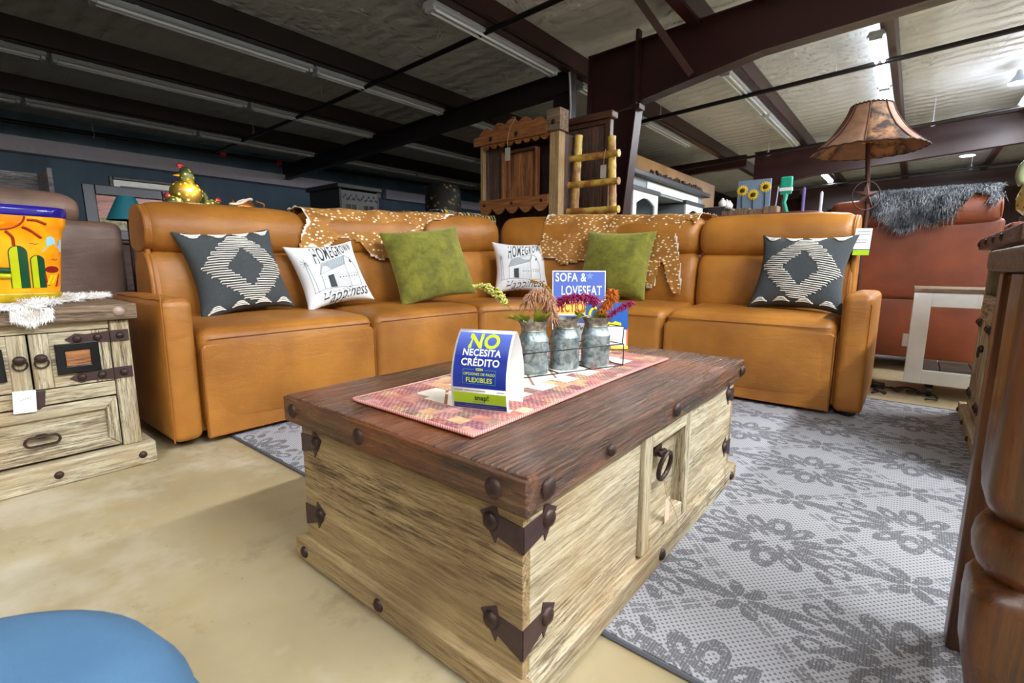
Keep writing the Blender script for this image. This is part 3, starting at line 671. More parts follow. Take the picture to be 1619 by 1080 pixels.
# ================================================================ CUSHIONS
def pill_fn(w,h,t,pinch=.10):
    def f(u,v,off=0):
        a=clamp(u/(w/2),-1,1); b=clamp(v/(h/2),-1,1)
        th=t*1.12*max(0,(1-a*a)*(1-b*b))**.42
        e=.5
        wr=mnoise.noise(Vector((a*2.2+w*9,b*2.2,t*7)))*.012*(1-a*a)*(1-b*b)
        return Vector((u*(1-pinch*(1-b*b)*abs(a)**2),v*(1-pinch*(1-a*a)*abs(b)**2),th+off+wr))
    return f
def pillow(name,label,loc,yaw,tilt,roll,w,h,t,m,decor=None,group=None,sag=0):
    """local: u right, v up, n toward viewer. yaw=direction of face normal (angle in xy)"""
    n=Vector((math.cos(yaw)*math.cos(tilt),math.sin(yaw)*math.cos(tilt),math.sin(tilt)))
    r=Vector((-math.sin(yaw),math.cos(yaw),0)); u_=n.cross(r)
    r2_=r*math.cos(roll)+u_*math.sin(roll); u2_=u_*math.cos(roll)-r*math.sin(roll)
    B=Matrix((( r2_.x,u2_.x,n.x,0),(r2_.y,u2_.y,n.y,0),(r2_.z,u2_.z,n.z,0),(0,0,0,1)))
    f=pill_fn(w,h,t,.15 if 'white' in label else .10); e=bpy.data.objects.new(name,None); COL.objects.link(e); e.matrix_world=Matrix.Translation(loc)@B; e.empty_display_size=.1
    tag(e,label,'cushion',group); N=26; mb=MB()
    for sg in (1,-1):
        vs=[];fs=[]
        for j in range(N+1):
            for i in range(N+1):
                a=math.sin((i/N*2-1)*PI/2); b=math.sin((j/N*2-1)*PI/2)
                p=f(a*w/2,b*h/2); p.z*=sg; 
                if sag and b>0.5: p.y-=sag*(1-a*a)*(b-.5)*2
                vs.append(p)
        for j in range(N):
            for i in range(N):
                q=(j*(N+1)+i,j*(N+1)+i+1,(j+1)*(N+1)+i+1,(j+1)*(N+1)+i); fs.append(q if sg>0 else q[::-1])
        mb.add(vs,fs)
    o=build('cushion_cover',mb,m,ang=180); o.parent=e
    def part(nm,mb,m,**kw):
        o=build(nm,mb,m,**kw); o.parent=e; return o
    if decor: decor(f,part,w,h)
    return e
charc=mat('charcoal_weave',lambda g:{'Base Color':g.mix(g.noise(g.coord(),220,2,.7),C(28,32,36),C(84,90,94)),'Roughness':.95,'Normal':g.bump(g.noise(g.coord(),300,2),.4,.002)})
yarn=mat('white_yarn',col=C(226,222,214),rough=.9)
linen=mat('white_linen',lambda g:{'Base Color':g.mix(g.noise(g.coord(),9,3),C(214,218,224),C(240,240,242)),'Roughness':.9,'Normal':g.bump(g.noise(g.coord(),240,2),.2,.002)})
def m_velvet(g):
    c=g.coord(); n=g.noise(c,9,4,.65,.8); n2=g.noise(c,34,4,.7)
    return {'Base Color':g.mix(g.ramp(n*.75+n2*.25,[(.36,0),(.64,1)]),C(84,84,18),C(128,126,36)),'Roughness':.85,'Sheen Weight':.6,'Sheen Tint':(.7,.75,.3,1),'Normal':g.bump(n2+n,.6,.01)}
velvet=mat('olive_velvet',m_velvet)
def dec_diamond(f,part,w,h):
    rr=random.Random(3); mb=MB(); rows=30; top=.40*h; bot=-.40*h; cx0=.03*w
    for k in range(rows):
        v=lerp(top,bot,k/(rows-1)); q=abs(v-(-.0))/(.41*h); ho=(1-q)*.40*w+.055*w; qi=abs(v)/(.21*h); hi=(1-qi)*.17*w+.02*w if qi<1 else 0
        segs=[(-ho,ho)] if hi<=0 else [(-ho,-hi),(hi,ho)]
        for (a,b) in segs:
            a+=rr.uniform(-.008,.008); b+=rr.uniform(-.008,.008)
            pts=[]; m=max(3,int((b-a)/.03)); sl=(top-bot)/(rows-1)
            for i in range(m+1):
                u=lerp(a,b,i/m); pts.append(f(cx0+u,v+rr.uniform(-.0012,.0012)-u*.06,.003))
            # connecting loop at alternating ends
            side=b if k%2 else a
            pts2=f(cx0+side+(.006 if side>0 else -.006),v-sl*.5-side*.06,.004); 
            if k%2: pts.append(pts2); 
            else: pts.insert(0,pts2)
            mb.tube(pts,.0034,5)
    part('diamond_yarn',mb,yarn,ang=180,doubles=False)
    for sg in (1,-1):
        mb=MB()
        for k in range(4):
            c0=(-.36+.24*k)*w; 
            for j in range(3):
                ww=(.085-.022*j)*w; v=sg*(.465-.022*j)*h; mb.tube([f(c0+ww*math.cos(q),v-sg*(.02)*h*math.sin(q),.004) for q in [PI*i/8 for i in range(9)]],.004,5)
        part('yarn_scallop',mb,yarn,ang=180,doubles=False)
def dec_home(f,part,w,h):
    mb=MB(); s=w/.45
    # HOMEGROWN with letters shrinking to the right
    x=-.110*s; 
    LT=[]
    for i,ch in enumerate('HOMEGROWN'):
        v_,_=textmesh(ch,(.140-.0095*i)*s*1.25,sx=.30+.012*i,bold=.0006); LT.append(max(v.x for v in v_)-min(v.x for v in v_))
    kx=(.285*s-8*.0075*s)/sum(LT)
    for i,ch in enumerate('HOMEGROWN'):
        H_=(.140-.0095*i)*s; vs,fs=textmesh(ch,H_*1.25,sx=(.30+.012*i)*kx,bold=.0004); wd=max(v.x for v in vs)-min(v.x for v in vs)
        cx=x+wd/2; cy=.004*math.sin(i)
        cv=sum((min(v.y for v in vs),max(v.y for v in vs)))/2
        mb.add([f(v.x+cx+(v.y)*.06,v.y-cv+cy+.185*s-H_*.53-.0*s,.0035) for v in vs],fs); x+=wd+.0075*s
    part('homegrown_lettering',mb,ink,smooth=False,doubles=False)
    mb=MB(); vs,fs=textmesh('Happiness',.115*s,sx=.70,shear=.45,bold=-.0006); mb.add([f(v.x+.012*s,v.y-.158*s+.12*v.x,.0035) for v in vs],fs); part('happiness_lettering',mb,ink,smooth=False,doubles=False)
    # barn sketch
    mb=MB(); KB=1.28; L=lambda pts,r=.0009:mb.tube([f(u*s*KB,(v*KB-.010)*s,.003) for u,v in pts],r*s*1.15,4)
    def dense(p,q,n=8): return [(lerp(p[0],q[0],i/n),lerp(p[1],q[1],i/n)) for i in range(n+1)]
    for p,q in [((-.09,-.005),(-.065,.045)),((-.065,.045),(.065,.075)),((.065,.075),(.05,.03)),((.05,.03),(-.09,-.005)),((-.085,-.01),(-.085,-.075)),((-.085,-.075),(.05,-.085)),((.05,-.085),(.05,.03)),((.065,.075),(.09,.06)),((.09,.06),(.115,.0)),((.115,0),(.115,-.08)),((.115,-.08),(.05,-.085)),((-.145,-.085),(-.085,-.075)),((-.145,.06),(-.14,-.085)),((-.135,.06),(-.12,-.085)),((.055,-.02),(.115,-.022))]: L(dense(p,q))
    for k in range(14): L(dense((-.085+.01*k,.001+.0022*k),(-.066+.0095*k,.042+.0022*k),4),.0005)
    for k in range(10): L(dense((-.03+.008*k,-.08),(-.03+.008*k,.0+.003*k-.008),4),.0004)
    for k in range(9): L(dense((-.10+.024*k,-.092-.004*math.sin(k)),(-.085+.024*k,-.100),3),.0008)
    for k in range(8):
        a=k*PI/4; L(dense((-.14,.062),(-.14+.022*math.cos(a),.062+.022*math.sin(a)),2),.0008)
    for k in range(7): L(dense((.0+.016*k,-.03),(.0+.016*k+.006,-.033),2),.0022)
    part('barn_sketch',mb,mat('grey_ink',col=C(104,112,120),rough=.8),ang=180,doubles=False)
    mb=MB(); g=lambda u,v,h:f(u*s*KB,(v*KB-.010)*s,.0034+h)
    mb.prism([(-.055,-.072),(-.025,-.075),(-.025,-.012),(-.055,-.016)],g,0,.0004); mb.prism([(.085,.035),(.092,.035),(.092,.05),(.085,.05)],g,0,.0004)
    part('barn_door',mb,ink,smooth=False,doubles=False)
    mb=MB(); mb.prism([(-.088,-.003),(-.064,.043),(.063,.073),(.049,.031)],g,-.0012,-.0008); part('barn_roof',mb,mat('light_grey_ink',col=C(176,184,192),rough=.8),smooth=False,doubles=False)
pillow('throw_cushion','charcoal woven cushion with white yarn diamond at the left end of the sofa',(-2.83,1.128,.755),0,.34,.10,.50,.48,.085,charc,dec_diamond)
pillow('throw_cushion','white printed barn cushion leaning left, beside the left olive cushion',(-2.80,1.66,.735),-.05,.42,.13,.46,.42,.075,linen,dec_home)
pillow('throw_cushion','olive green velvet cushion just right of the left spotted hide',(-2.64,2.33,.80),-.28,.38,.13,.60,.53,.11,velvet)
pillow('throw_cushion','white printed barn cushion upright in the sofa corner behind the flower jars',(-2.63,3.35,.775),-.72,.30,.0,.49,.46,.08,linen,dec_home)
pillow('throw_cushion','olive green velvet cushion in front of the right spotted hide',(-1.78,3.44,.805),-1.50,.30,-.03,.56,.53,.11,velvet)
pillow('throw_cushion','charcoal woven cushion with white yarn diamond beside the right armrest',(-.53,3.42,.76),-1.62,.36,-.03,.52,.49,.085,charc,dec_diamond)
# ================================================================ SPOTTED HIDES
def m_hide(g):
    c=g.geopos(); e=g.attr('edge'); sp=g.attr('spine')
    v1=g.vor(g.scale(c,(1,1,1.7)),29,rnd=.9); spots=g.ramp(v1,[(.24,1),(.34,0)]); n=g.noise(c,7,4); n2=g.noise(c,120,3)
    col=g.mix(g.ramp(n,[(.3,0),(.7,1)]),C(140,88,26),C(186,130,58))
    col=g.mix(g.ramp(sp+(n-.5),[(.1,0),(.7,.9)]),col,C(62,38,30))
    col=g.mix(spots*.95,col,C(246,230,196))
    nb=g.noise(c,4.5,2); col=g.mix(g.ramp(e+(nb-.5)*2.2,[(.72,0),(.95,1)]),col,C(236,226,212))
    return {'Base Color':col,'Roughness':.75,'Normal':g.bump(n2,.4,.004)}
hidem=mat('spotted_deer_hide',m_hide)
DR=[(.87,.86),(.868,.97),(.85,1.06),(.80,1.115),(.73,1.132),(.65,1.118),(.585,1.06),(.555,.97),(.56,.90),(.553,.83),(.535,.74),(.53,.66)]
arc=[0]
for i in range(1,len(DR)): arc.append(arc[-1]+math.dist(DR[i],DR[i-1]))
def drp(t):
    for i in range(1,len(DR)):
        if t<=arc[i] or i==len(DR)-1:
            q=(t-arc[i-1])/(arc[i]-arc[i-1]); return lerp(DR[i-1][0],DR[i][0],q),lerp(DR[i-1][1],DR[i][1],q)
def hide(label,poly,railf,spine_t,nx=130,ny=64):
    poly=[(x,t if t<.4 else .4+(t-.4)*1.5) for x,t in poly]
    xs=[p[0] for p in poly];ts=[p[1] for p in poly]; x0,x1,t0,t1=min(xs),max(xs),min(ts),max(ts)
    vs=[];idx={};fs=[];E=[];Sp=[]
    for j in range(ny+1):
        for i in range(nx+1):
            x=lerp(x0,x1,i/nx);t=lerp(t0,t1,j/ny)
            jx=x+mnoise.noise(Vector((x*9,t*9,3)))*.02; jt=t+mnoise.noise(Vector((x*9,t*9,8)))*.02
            if inpoly(jx,jt,poly):
                idx[(i,j)]=len(vs); d,z=drp(max(0,t)); P,o,s=railf(x)
                w=mnoise.noise(Vector((x*7,t*5,1)))*.008; dd=segd(jx,jt,poly); curl=max(0,.02-dd)*.5
                d=d-(w+curl if t>.42 else 0); z=.5+(z-.5)*(1+s)+(w+curl if t<=.42 else 0)+.006
                vs.append((P[0]+o[0]*(d-.012),P[1]+o[1]*(d-.012),z)); E.append(clamp(1-dd/.055,0,1)); Sp.append(clamp(1-abs(t-spine_t(x))/.05,0,1))
    for j in range(ny):
        for i in range(nx):
            k=[(i,j),(i+1,j),(i+1,j+1),(i,j+1)]
            if all(q in idx for q in k): fs.append(tuple(idx[q] for q in k))
    L=Vector(vs[0]); me=bpy.data.meshes.new('deer_hide'); me.from_pydata([tuple(Vector(v)-L) for v in vs],[],fs)
    for nm,A in (('edge',E),('spine',Sp)):
        at=me.attributes.new(nm,'FLOAT','POINT'); at.data.foreach_set('value',A)
    me.materials.append(hidem); me.shade_smooth(); o=bpy.data.objects.new('deer_hide',me); COL.objects.link(o); o.location=L
    so=o.modifiers.new('thick','SOLIDIFY'); so.thickness=.004; so.offset=1
    tag(o,label,'hide'); return o
def railL(x):
    if x<2.56: return ((-2.36,x),(-1,0),lerp(.03,.11,(x-1.6)/.95))
    A,B,o,s0,s1=UNITS[2]; u=(x-2.56)/.86; P=A.lerp(B,clamp(u,0,1)); return ((P.x,P.y),(o.x,o.y),lerp(s0,s1,clamp(u,0,1)))
hide('spotted brown deer hide over the sofa back above the left barn cushion',[(1.60,.12),(1.585,.3),(1.60,.42),(1.575,.50),(1.52,.56),(1.50,.63),(1.56,.62),(1.61,.60),(1.66,.62),(1.80,.56),(1.95,.58),(2.02,.64),(2.10,.66),(2.22,.64),(2.32,.66),(2.40,.60),(2.48,.52),(2.62,.48),(2.76,.46),(2.90,.43),(3.02,.40),(3.08,.33),(3.02,.24),(2.85,.17),(2.6,.14),(2.42,.08),(2.2,.05),(1.9,.08)],railL,lambda x:lerp(.30,.40,clamp((x-1.6)/1.1,0,1)))
def railR(x):
    if x<-1.96:
        A,B,o,s0,s1=UNITS[3]; u=clamp((x+2.93)/.97,0,1); P=A.lerp(B,u); return ((P.x,P.y),(o.x,o.y),lerp(s0,s1,u))
    return ((x,3.03),(0,1),lerp(.12,.05,(x+1.95)/.9))
hide('spotted tan deer hide with pale paws over the sofa back behind the right olive cushion',[(-2.46,.30),(-2.50,.42),(-2.50,.55),(-2.54,.60),(-2.50,.655),(-2.40,.66),(-2.30,.685),(-2.1,.66),(-1.9,.66),(-1.72,.66),(-1.62,.74),(-1.55,.79),(-1.50,.78),(-1.49,.70),(-1.46,.66),(-1.41,.75),(-1.36,.81),(-1.30,.80),(-1.30,.71),(-1.33,.62),(-1.36,.52),(-1.31,.45),(-1.25,.50),(-1.22,.47),(-1.24,.36),(-1.16,.28),(-1.08,.24),(-1.05,.19),(-1.2,.16),(-1.4,.12),(-1.7,.06),(-2.0,.10),(-2.25,.18)],railR,lambda x:.12)
# ================================================================ ON THE COFFEE TABLE
TZ=H+.0025
RV=Vector((.776,.631,0)); FV=Vector((-.631,.776,0))
def m_runner(g):
    c=g.geopos(); x,y,z=g.xyz(c); u=(x+.838); v=(y-1.165); n=g.noise(c,12,2,.5,col=True); a,b,_=g.xyz(n)
    x2=x+(a-.5)*.012; y2=y+(b-.5)*.012
    ry=(y2/.036).floor(); cx=(x2/.046+ry*.37).floor(); w=g.n('ShaderNodeTexWhiteNoise'); w.noise_dimensions='3D'; g.put(w.inputs['Vector'],g.comb(cx,ry,0.0)); r=S(g,w.outputs['Value'])
    patch=g.ramp(r,[(0,C(186,118,108)),(.2,C(136,82,96)),(.36,C(198,156,112)),(.5,C(168,100,90)),(.64,C(128,114,98)),(.78,C(182,130,128)),(.9,C(212,184,142))],'CONSTANT')
    da=(((x/.007).fract()-.5).abs().lt(.27))*(((y/.016)+(x/.007).floor()*.5).fract().lt(.6)); pm=(r*7.3).fract().gt(.35)
    patch=g.mix(.30,patch,g.ramp(g.noise(c,38,3,.6),[(.35,C(120,64,74)),(.5,C(190,130,110)),(.65,C(214,186,150))])); col=g.mix(da*pm*.8,patch,C(84,44,70))
    st=(v.abs()*.0+((v/.105).floor()*.0)); 
    cenw=(.118-((((v/.115)+.5).fract()-.5).abs()*2).gt(.62)*.055)
    cen=(u.abs().lt(cenw))*(v.abs().lt(.40))
    lines=((((v+u)/.11).fract()-.5).abs().lt(.05))*(r.gt(.55))
    cc=g.mix(lines,C(232,220,204),C(150,104,76))
    col=g.mix(cen,col,cc)
    return {'Base Color':col,'Roughness':.95,'Normal':g.bump(da+g.noise(c,150,2),.5,.002)}
m_=MB(); nx,ny=24,48; rx0,rx1,ry0,ry1=-1.045,-.637,.655,1.67; vs=[]
for j in range(ny+1):
    for i in range(nx+1):
        x=lerp(rx0,rx1,i/nx);y=lerp(ry0,ry1,j/ny); x+=.010*math.sin(y*3.2); vs.append((x,y,TZ+.003+.0012*(mnoise.noise(Vector((x*12,y*12,0)))+.6)))
m_.add(vs,[(j*(nx+1)+i,j*(nx+1)+i+1,(j+1)*(nx+1)+i+1,(j+1)*(nx+1)+i) for j in range(ny) for i in range(nx)])
rn=T('table_runner','pink and cream patchwork woven runner lying along the coffee table','table runner',(-.84,1.16,TZ),world=True)
o=rn.p('woven_field',m_,mat('patchwork_weave',m_runner),ang=180); so=o.modifiers.new('t','SOLIDIFY'); so.thickness=.003; so.offset=-1
ed=[]
for i in range(nx+1): ed.append(vs[i])
for j in range(1,ny+1): ed.append(vs[j*(nx+1)+nx])
for i in range(nx-1,-1,-1): ed.append(vs[ny*(nx+1)+i])
for j in range(ny-1,0,-1): ed.append(vs[j*(nx+1)])
def m_braid(g):
    c=g.geopos(); x,y,z=g.xyz(c); s=(((x+y*1.0)/.007).fract()-.5).abs().lt(.2); return {'Base Color':g.mix(s,C(222,158,148),C(168,96,92)),'Roughness':.9}
rn.p('braided_border',MB().tube([(p[0],p[1],TZ+.004) for p in ed],.0042,6,True),mat('pink_braid',m_braid),ang=180)
RZ=TZ+.0065
# tent card
WV=Vector((.943,.332,0)); DV=Vector((-.332,.943,0)); O=Vector((-.794,.761,RZ)); CW=.138
FR=[(0,0),(-.007,.045),(-.005,.09),(.012,.135),(.036,.168),(.048,.176)]
frc=crom([Vector((a,b,0)) for a,b in FR],6,False); fl=[0]
for i in range(1,len(frc)): fl.append(fl[-1]+(frc[i]-frc[i-1]).length)
def fpt(s):
    s=clamp(s,0,fl[-1])
    for i in range(1,len(frc)):
        if s<=fl[i]: return frc[i-1].lerp(frc[i],(s-fl[i-1])/(fl[i]-fl[i-1]))
    return frc[-1]
SLEN=fl[-1]
def card(u,s,h):   # u across 0..CW, s up along the sheet, h outwards
    p=fpt(s); q=fpt(s+.002); t=(q-p).normalized() if (q-p).length>1e-6 else Vector((.6,.8,0)); n=Vector((-t.y,t.x,0))
    d=p.x+n.x*h; z=p.y+n.y*h
    return O+WV*u+DV*d+Vector((0,0,z))
cardt=T('tent_card','folded blue and lime tent card reading NO NECESITA CREDITO on the runner','sign',tuple(O+WV*CW/2),world=True)
m_=MB(); prof=[(p.x,p.y) for p in frc]+[(.096-p.x,p.y) for p in reversed(frc[:-1])]
vs=[];N=len(prof)
for u in (0,CW):
    for (d,z) in prof: vs.append(O+WV*u+DV*d+Vector((0,0,z)))
m_.add(vs,[(i,(i+1)%N,N+(i+1)%N,N+i) for i in range(N)])
o=cardt.p('folded_sheet',m_,whitep,ang=60); so=o.modifiers.new('t','SOLIDIFY'); so.thickness=.0008; so.offset=0
def strip(mb,u0,u1,s0,s1,h,n=14):
    vs=[];fs=[]
    for i in range(n+1):
        s=lerp(s0,s1,i/n); vs+=[card(u0,s,h),card(u1,s,h)]
    return mb.add(vs,[(2*i,2*i+1,2*i+3,2*i+2) for i in range(n)])
m4_=.0045
def m_cardblue(g):
    c=g.coord(); x,y,z=g.xyz(c); return {'Base Color':g.mix(g.ramp(z,[(.12,0),(.172,1)]),C(22,44,140),C(92,110,190)),'Roughness':.25}
cb=mat('card_blue',m_cardblue); lime=mat('lime_print',col=C(190,216,36),rough=.35); navy=mat('navy_print',col=C(24,40,104),rough=.3); wprint=mat('white_print',col=C(236,238,246),rough=.4); limeb=mat('lime_band',col=C(150,184,30),rough=.35)
pf=cardt.p('blue_print',strip(MB(),m4_,CW-m4_,.052,SLEN-.003,.0007),cb,ang=180)
cardt.p('lime_band',strip(MB(),m4_,CW-m4_,.016,.041,.0007,6),limeb,ang=180)
cardt.p('navy_footer',strip(MB(),m4_,CW-m4_,.003,.0155,.0007,4),navy,ang=180)
cu=CW/2
def ctext(nm,s,size,u,v,m,par=pf,**kw):
    mb=MB(); text_on(mb,s,size,u,v,card,.0014,**kw); return cardt.p(nm,mb,m,smooth=False,doubles=False,parent=par)
ctext('word_no','NO',.050,cu+.001,.159,lime,bold=.0016,sx=.95,space=1.04)
ctext('word_necesita','NECESITA',.0220,cu,.132,wprint,bold=.0005,sx=.90,space=1.06)
ctext('word_credito','CRÉDITO',.0225,cu,.1095,wprint,bold=.0005,sx=.94,space=1.06)
ctext('word_con','CON',.0075,cu,.0945,lime,bold=.0003)
ctext('words_opciones','OPCIONES DE PAGO',.0080,cu,.0840,lime,bold=.0001,sx=.98,space=1.05)
ctext('word_flexibles','FLEXIBLES',.0145,cu,.0705,lime,bold=.0003,sx=.94,space=1.06)
bx=MB()
for (u0,u1,s0,s1) in ((cu-.040,cu-.0392,.062,.0945),(cu+.0392,cu+.040,.062,.0945),(cu-.04,cu+.04,.062,.0628),(cu-.04,cu-.013,.0937,.0945),(cu+.013,cu+.04,.0937,.0945)): strip(bx,u0,u1,s0,s1,.0012,3)
cardt.p('green_rule_box',bx,mat('green_rule',col=C(70,140,110),rough=.4),smooth=False,parent=pf)
ctext('word_snap','snap!',.017,cu+.006,.0300,mat('dark_print',col=C(26,40,30),rough=.5),bold=.0004)
fine=MB()
for k,(u0,u1) in enumerate(((.008,.03),(.033,.085),(.112,.13))): strip(fine,u0,u1,.0455,.0470,.0010,1)
strip(fine,.052,.084,.0195,.0205,.0012,1)
cardt.p('small_print',fine,mat('grey_print',col=C(96,100,130),rough=.5),smooth=False)
fine=MB()
for k in range(2): strip(fine,.014+.02*k,.126-.015*k,.0065+.004*k,.0073+.004*k,.0012,1)
cardt.p('footer_small_print',fine,mat('pale_print',col=C(120,130,170),rough=.5),smooth=False)
# galvanised jars
def m_galv(g):
    c=g.geopos(); v=g.noise(c,34,4,.62,1.2); n=g.noise(c,90,3)
    col=g.mix(g.ramp(v,[(.36,0),(.62,1)]),C(98,114,120),C(172,186,190))
    return {'Base Color':col,'Metallic':.65,'Roughness':g.ramp(v,[(.3,.5),(.7,.3)]),'Normal':g.bump(n+v,.15,.002)}
galv=mat('galvanised_steel',m_galv); galvb=mat('aged_galvanised_rim',lambda g:{'Base Color':g.mix(g.ramp(g.noise(g.geopos(),60,4,.7),[(.4,0),(.6,1)]),C(110,104,92),C(164,162,152)),'Metallic':.6,'Roughness':.45})
JAR=[(-.870,1.173),(-.836,1.293),(-.784,1.397)]; JL=['left jar, with leaning green flower','middle jar, with magenta flower','right jar, with orange flower']
for k,(b,a) in enumerate(JAR):
    j=T('metal_jar','galvanised metal milk can, '+JL[k],'jar',(b,a,RZ),rz=k*1.3,group=None)
    j.p('can_body',MB().lathe([(.0005,.0),(.043,.0),(.0455,.004),(.0465,.010),(.046,.060),(.0465,.098),(.0465,.101),(.0455,.1015),(.040,.118),(.0365,.127),(.0365,.130)],n=40),galv,ang=50)
    j.p('can_rim',MB().lathe([(.0365,.128),(.0385,.130),(.037,.133),(.0375,.140),(.046,.158),(.047,.160),(.045,.160),(.036,.141),(.0345,.130),(.0345,.10),(.0005,.10)],n=40),galvb,ang=50)
    e=MB(); 
    for s_ in (0,1):
        an=s_*PI+.4; c_=Vector((math.cos(an)*.0463,math.sin(an)*.0463,.055)); tx=Vector((-math.sin(an),math.cos(an),0))
        e.v=[];e.f=[]; e.tube([c_+tx*.022*math.cos(q)+Vector((0,0,.018*math.sin(q))) for q in [PI*i/10 for i in range(11)]],.0016,5)
        j.p('embossed_arc',e,galv,ang=180); e=MB()
# rack
rk=T('wire_rack','black wire rack holding the three metal jars','rack',(-.83,1.285,RZ),world=True)
ax=Vector((.358,.933,0)); pv=Vector((.933,-.358,0)); cc=Vector((-.829,1.288,0)); hl,hw=.190,.058
def RC(s,t,z): return cc+ax*s*hl+pv*t*hw+Vector((0,0,RZ+z))
def wire(nm,pts,closed=False,r=.0018): return rk.p(nm,MB().tube(pts,r,6,closed),blackwire,ang=180)
for z,nm in ((.002,'bottom_rail'),(.072,'top_rail')): wire(nm,[RC(-1,-1,z),RC(1,-1,z),RC(1,1,z),RC(-1,1,z)],True)
for s_ in (-1,1):
    for t_ in (-1,1): wire('upright',[RC(s_,t_,.002),RC(s_,t_,.072)])
    wire('end_handle',[RC(s_,-.9,.072),RC(s_*1.0,-.9,.074),RC(s_*1.12,-.75,.125),RC(s_*1.12,.55,.125),RC(s_*1.0,.9,.074),RC(s_,.9,.072)])
for q in (-.33,.33): wire('cross_wire',[RC(q,-1,.002),RC(q,1,.002)])
# dried flowers
def fmat(n,c1,c2): return mat(n,lambda g:{'Base Color':g.mix(g.noise(g.geopos(),160,2),c1,c2),'Roughness':.8})
rr=random.Random(11)
def plume(mb,pts,r0,r1,bead,count,ell=True):
    P_=crom([Vector(p) for p in pts],8,False); n=len(P_)
    for k in range(count):
        t=rr.random(); i=min(n-2,int(t*(n-1))); c=P_[i]; tn=(P_[i+1]-P_[i]).normalized(); R=lerp(r0,r1,t)*(math.sin(PI*min(1,t*1.08))**.5 if t<.93 else .5)
        d=Vector((rr.gauss(0,1),rr.gauss(0,1),rr.gauss(0,1))); d=(d-tn*d.dot(tn)).normalized()*R*rr.uniform(.5,1)
        mb.ell(tuple(c+d),(bead*rr.uniform(.6,1),bead*rr.uniform(.6,1),bead*rr.uniform(.9,1.6)),6,4,rot=(rr.random()*3,rr.random()*3,0))
def fringe(mb,pts,ln,count,droop=.6,w=.0016):
    P_=crom([Vector(p) for p in pts],8,False); n=len(P_)
    for k in range(count):
        t=rr.random(); i=min(n-2,int(t*(n-1))); c=P_[i]; d=Vector((rr.gauss(0,1),rr.gauss(0,1),rr.gauss(0,1)+.2)).normalized(); L_=ln*rr.uniform(.5,1)
        a_=c+d*L_*.5; b_=c+d*L_+Vector((0,0,-droop*L_)); mb.tube([c,a_,b_],w,4,rs=[w,w*1.1,w*.4])
def leafm(mb,c,d,L_,w,up=.5):
    c=Vector(c); d=Vector(d).normalized(); s_=d.cross(Vector((0,0,1))).normalized(); pts=[]
    for i in range(6):
        t=i/5; p=c+d*L_*t+Vector((0,0,up*L_*(t-t*t*.6))); ww=w*math.sin(PI*min(1,t*.95+.05)); pts.append((p-s_*ww,p+Vector((0,0,-.002)),p+s_*ww))
    vs=[q for r_ in pts for q in r_]; mb.add(vs,[(3*i+k,3*i+k+1,3*i+k+4,3*i+k+3) for i in range(5) for k in (0,1)])
def JP(k,dx,dz,dy=0): b,a=JAR[k]; return tuple(Vector((b,a,RZ+.155))+RV*dx+FV*dy+Vector((0,0,dz)))
limel=fmat('lime_leaf',C(120,140,30),C(206,214,80))
def flower(k,lab,stem,pl,pm,kind,args,leaves=()):
    t=T('dried_flower',lab,'flower',JP(k,stem[0][0],-.10),world=True)
    t.p('stem',MB().tube(crom([JP(k,*p) for p in stem],6,False),.0016,5),fmat('olive_stem',C(96,96,36),C(140,130,60)),ang=180)
    mb=MB(); 
    if kind=='bead': plume(mb,[JP(k,*p) for p in pl],*args)
    else: fringe(mb,[JP(k,*p) for p in pl],*args)
    t.p('plume',mb,pm,ang=180,doubles=False)
    for (dx,dz,dirx,diry,L_,w_) in leaves:
        mb=MB(); d=RV*dirx+FV*diry
        for q in range(5): leafm(mb,JP(k,dx+.006*q*(1 if dirx>0 else -1),dz+.004*(q%2)),d+Vector((rr.uniform(-.5,.5),rr.uniform(-.5,.5),rr.uniform(0,.9))),L_*rr.uniform(.7,1),w_,.5)
        t.p('leaf',mb,limel,ang=180,doubles=False)
flower(0,'pale green seed spray leaning left from the left jar',[(-.01,-.1),(-.03,.0),(-.075,.045),(-.095,.07)],[(-.085,.055),(-.11,.085),(-.145,.105),(-.185,.105)],fmat('green_seed',C(120,124,44),C(206,200,110)),'bead',(.018,.010,.0042,230),leaves=[(-.03,.0,-1,0,.05,.008)])
flower(0,'pink and tan drooping grass head over the left jar',[(.0,-.1),(.005,.03),(.01,.075),(.03,.09)],[(-.02,.055),(.0,.085),(.03,.09),(.05,.06),(.055,.01)],fmat('tan_plume',C(140,84,50),C(224,180,150)),'fringe',(.034,420,.7,.0014),leaves=[(-.02,.0,-.4,-1,.055,.009),(.0,.0,.2,-1,.06,.009)])
flower(0,'thin golden arching grass blade rising from the left jar',[(.01,-.1),(.05,.05),(.045,.10),(.0,.125)],[(.055,.03),(.05,.085),(.025,.115),(-.01,.125)],fmat('gold_grass',C(130,90,30),C(190,140,60)),'fringe',(.010,120,.2,.0014))
flower(1,'magenta feathery plume leaning right from the middle jar',[(-.03,-.1),(-.045,.0),(-.04,.04),(-.01,.055)],[(-.055,.035),(-.02,.055),(.02,.07),(.07,.07),(.10,.058)],fmat('magenta_plume',C(96,14,56),C(184,40,110)),'fringe',(.026,620,.3,.0015),leaves=[(-.02,.0,-.6,-.6,.045,.008),(.02,.0,.8,-.3,.05,.008)])
flower(2,'orange fluffy plume above the right jar',[(.0,-.1),(.02,.0),(.03,.03)],[(.015,.015),(.03,.04),(.045,.065),(.05,.085)],fmat('orange_plume',C(160,70,14),C(226,132,44)),'fringe',(.030,520,.3,.0015),leaves=[(-.03,.0,-.6,-.6,.05,.008),(-.005,.0,.3,-1,.04,.007)])
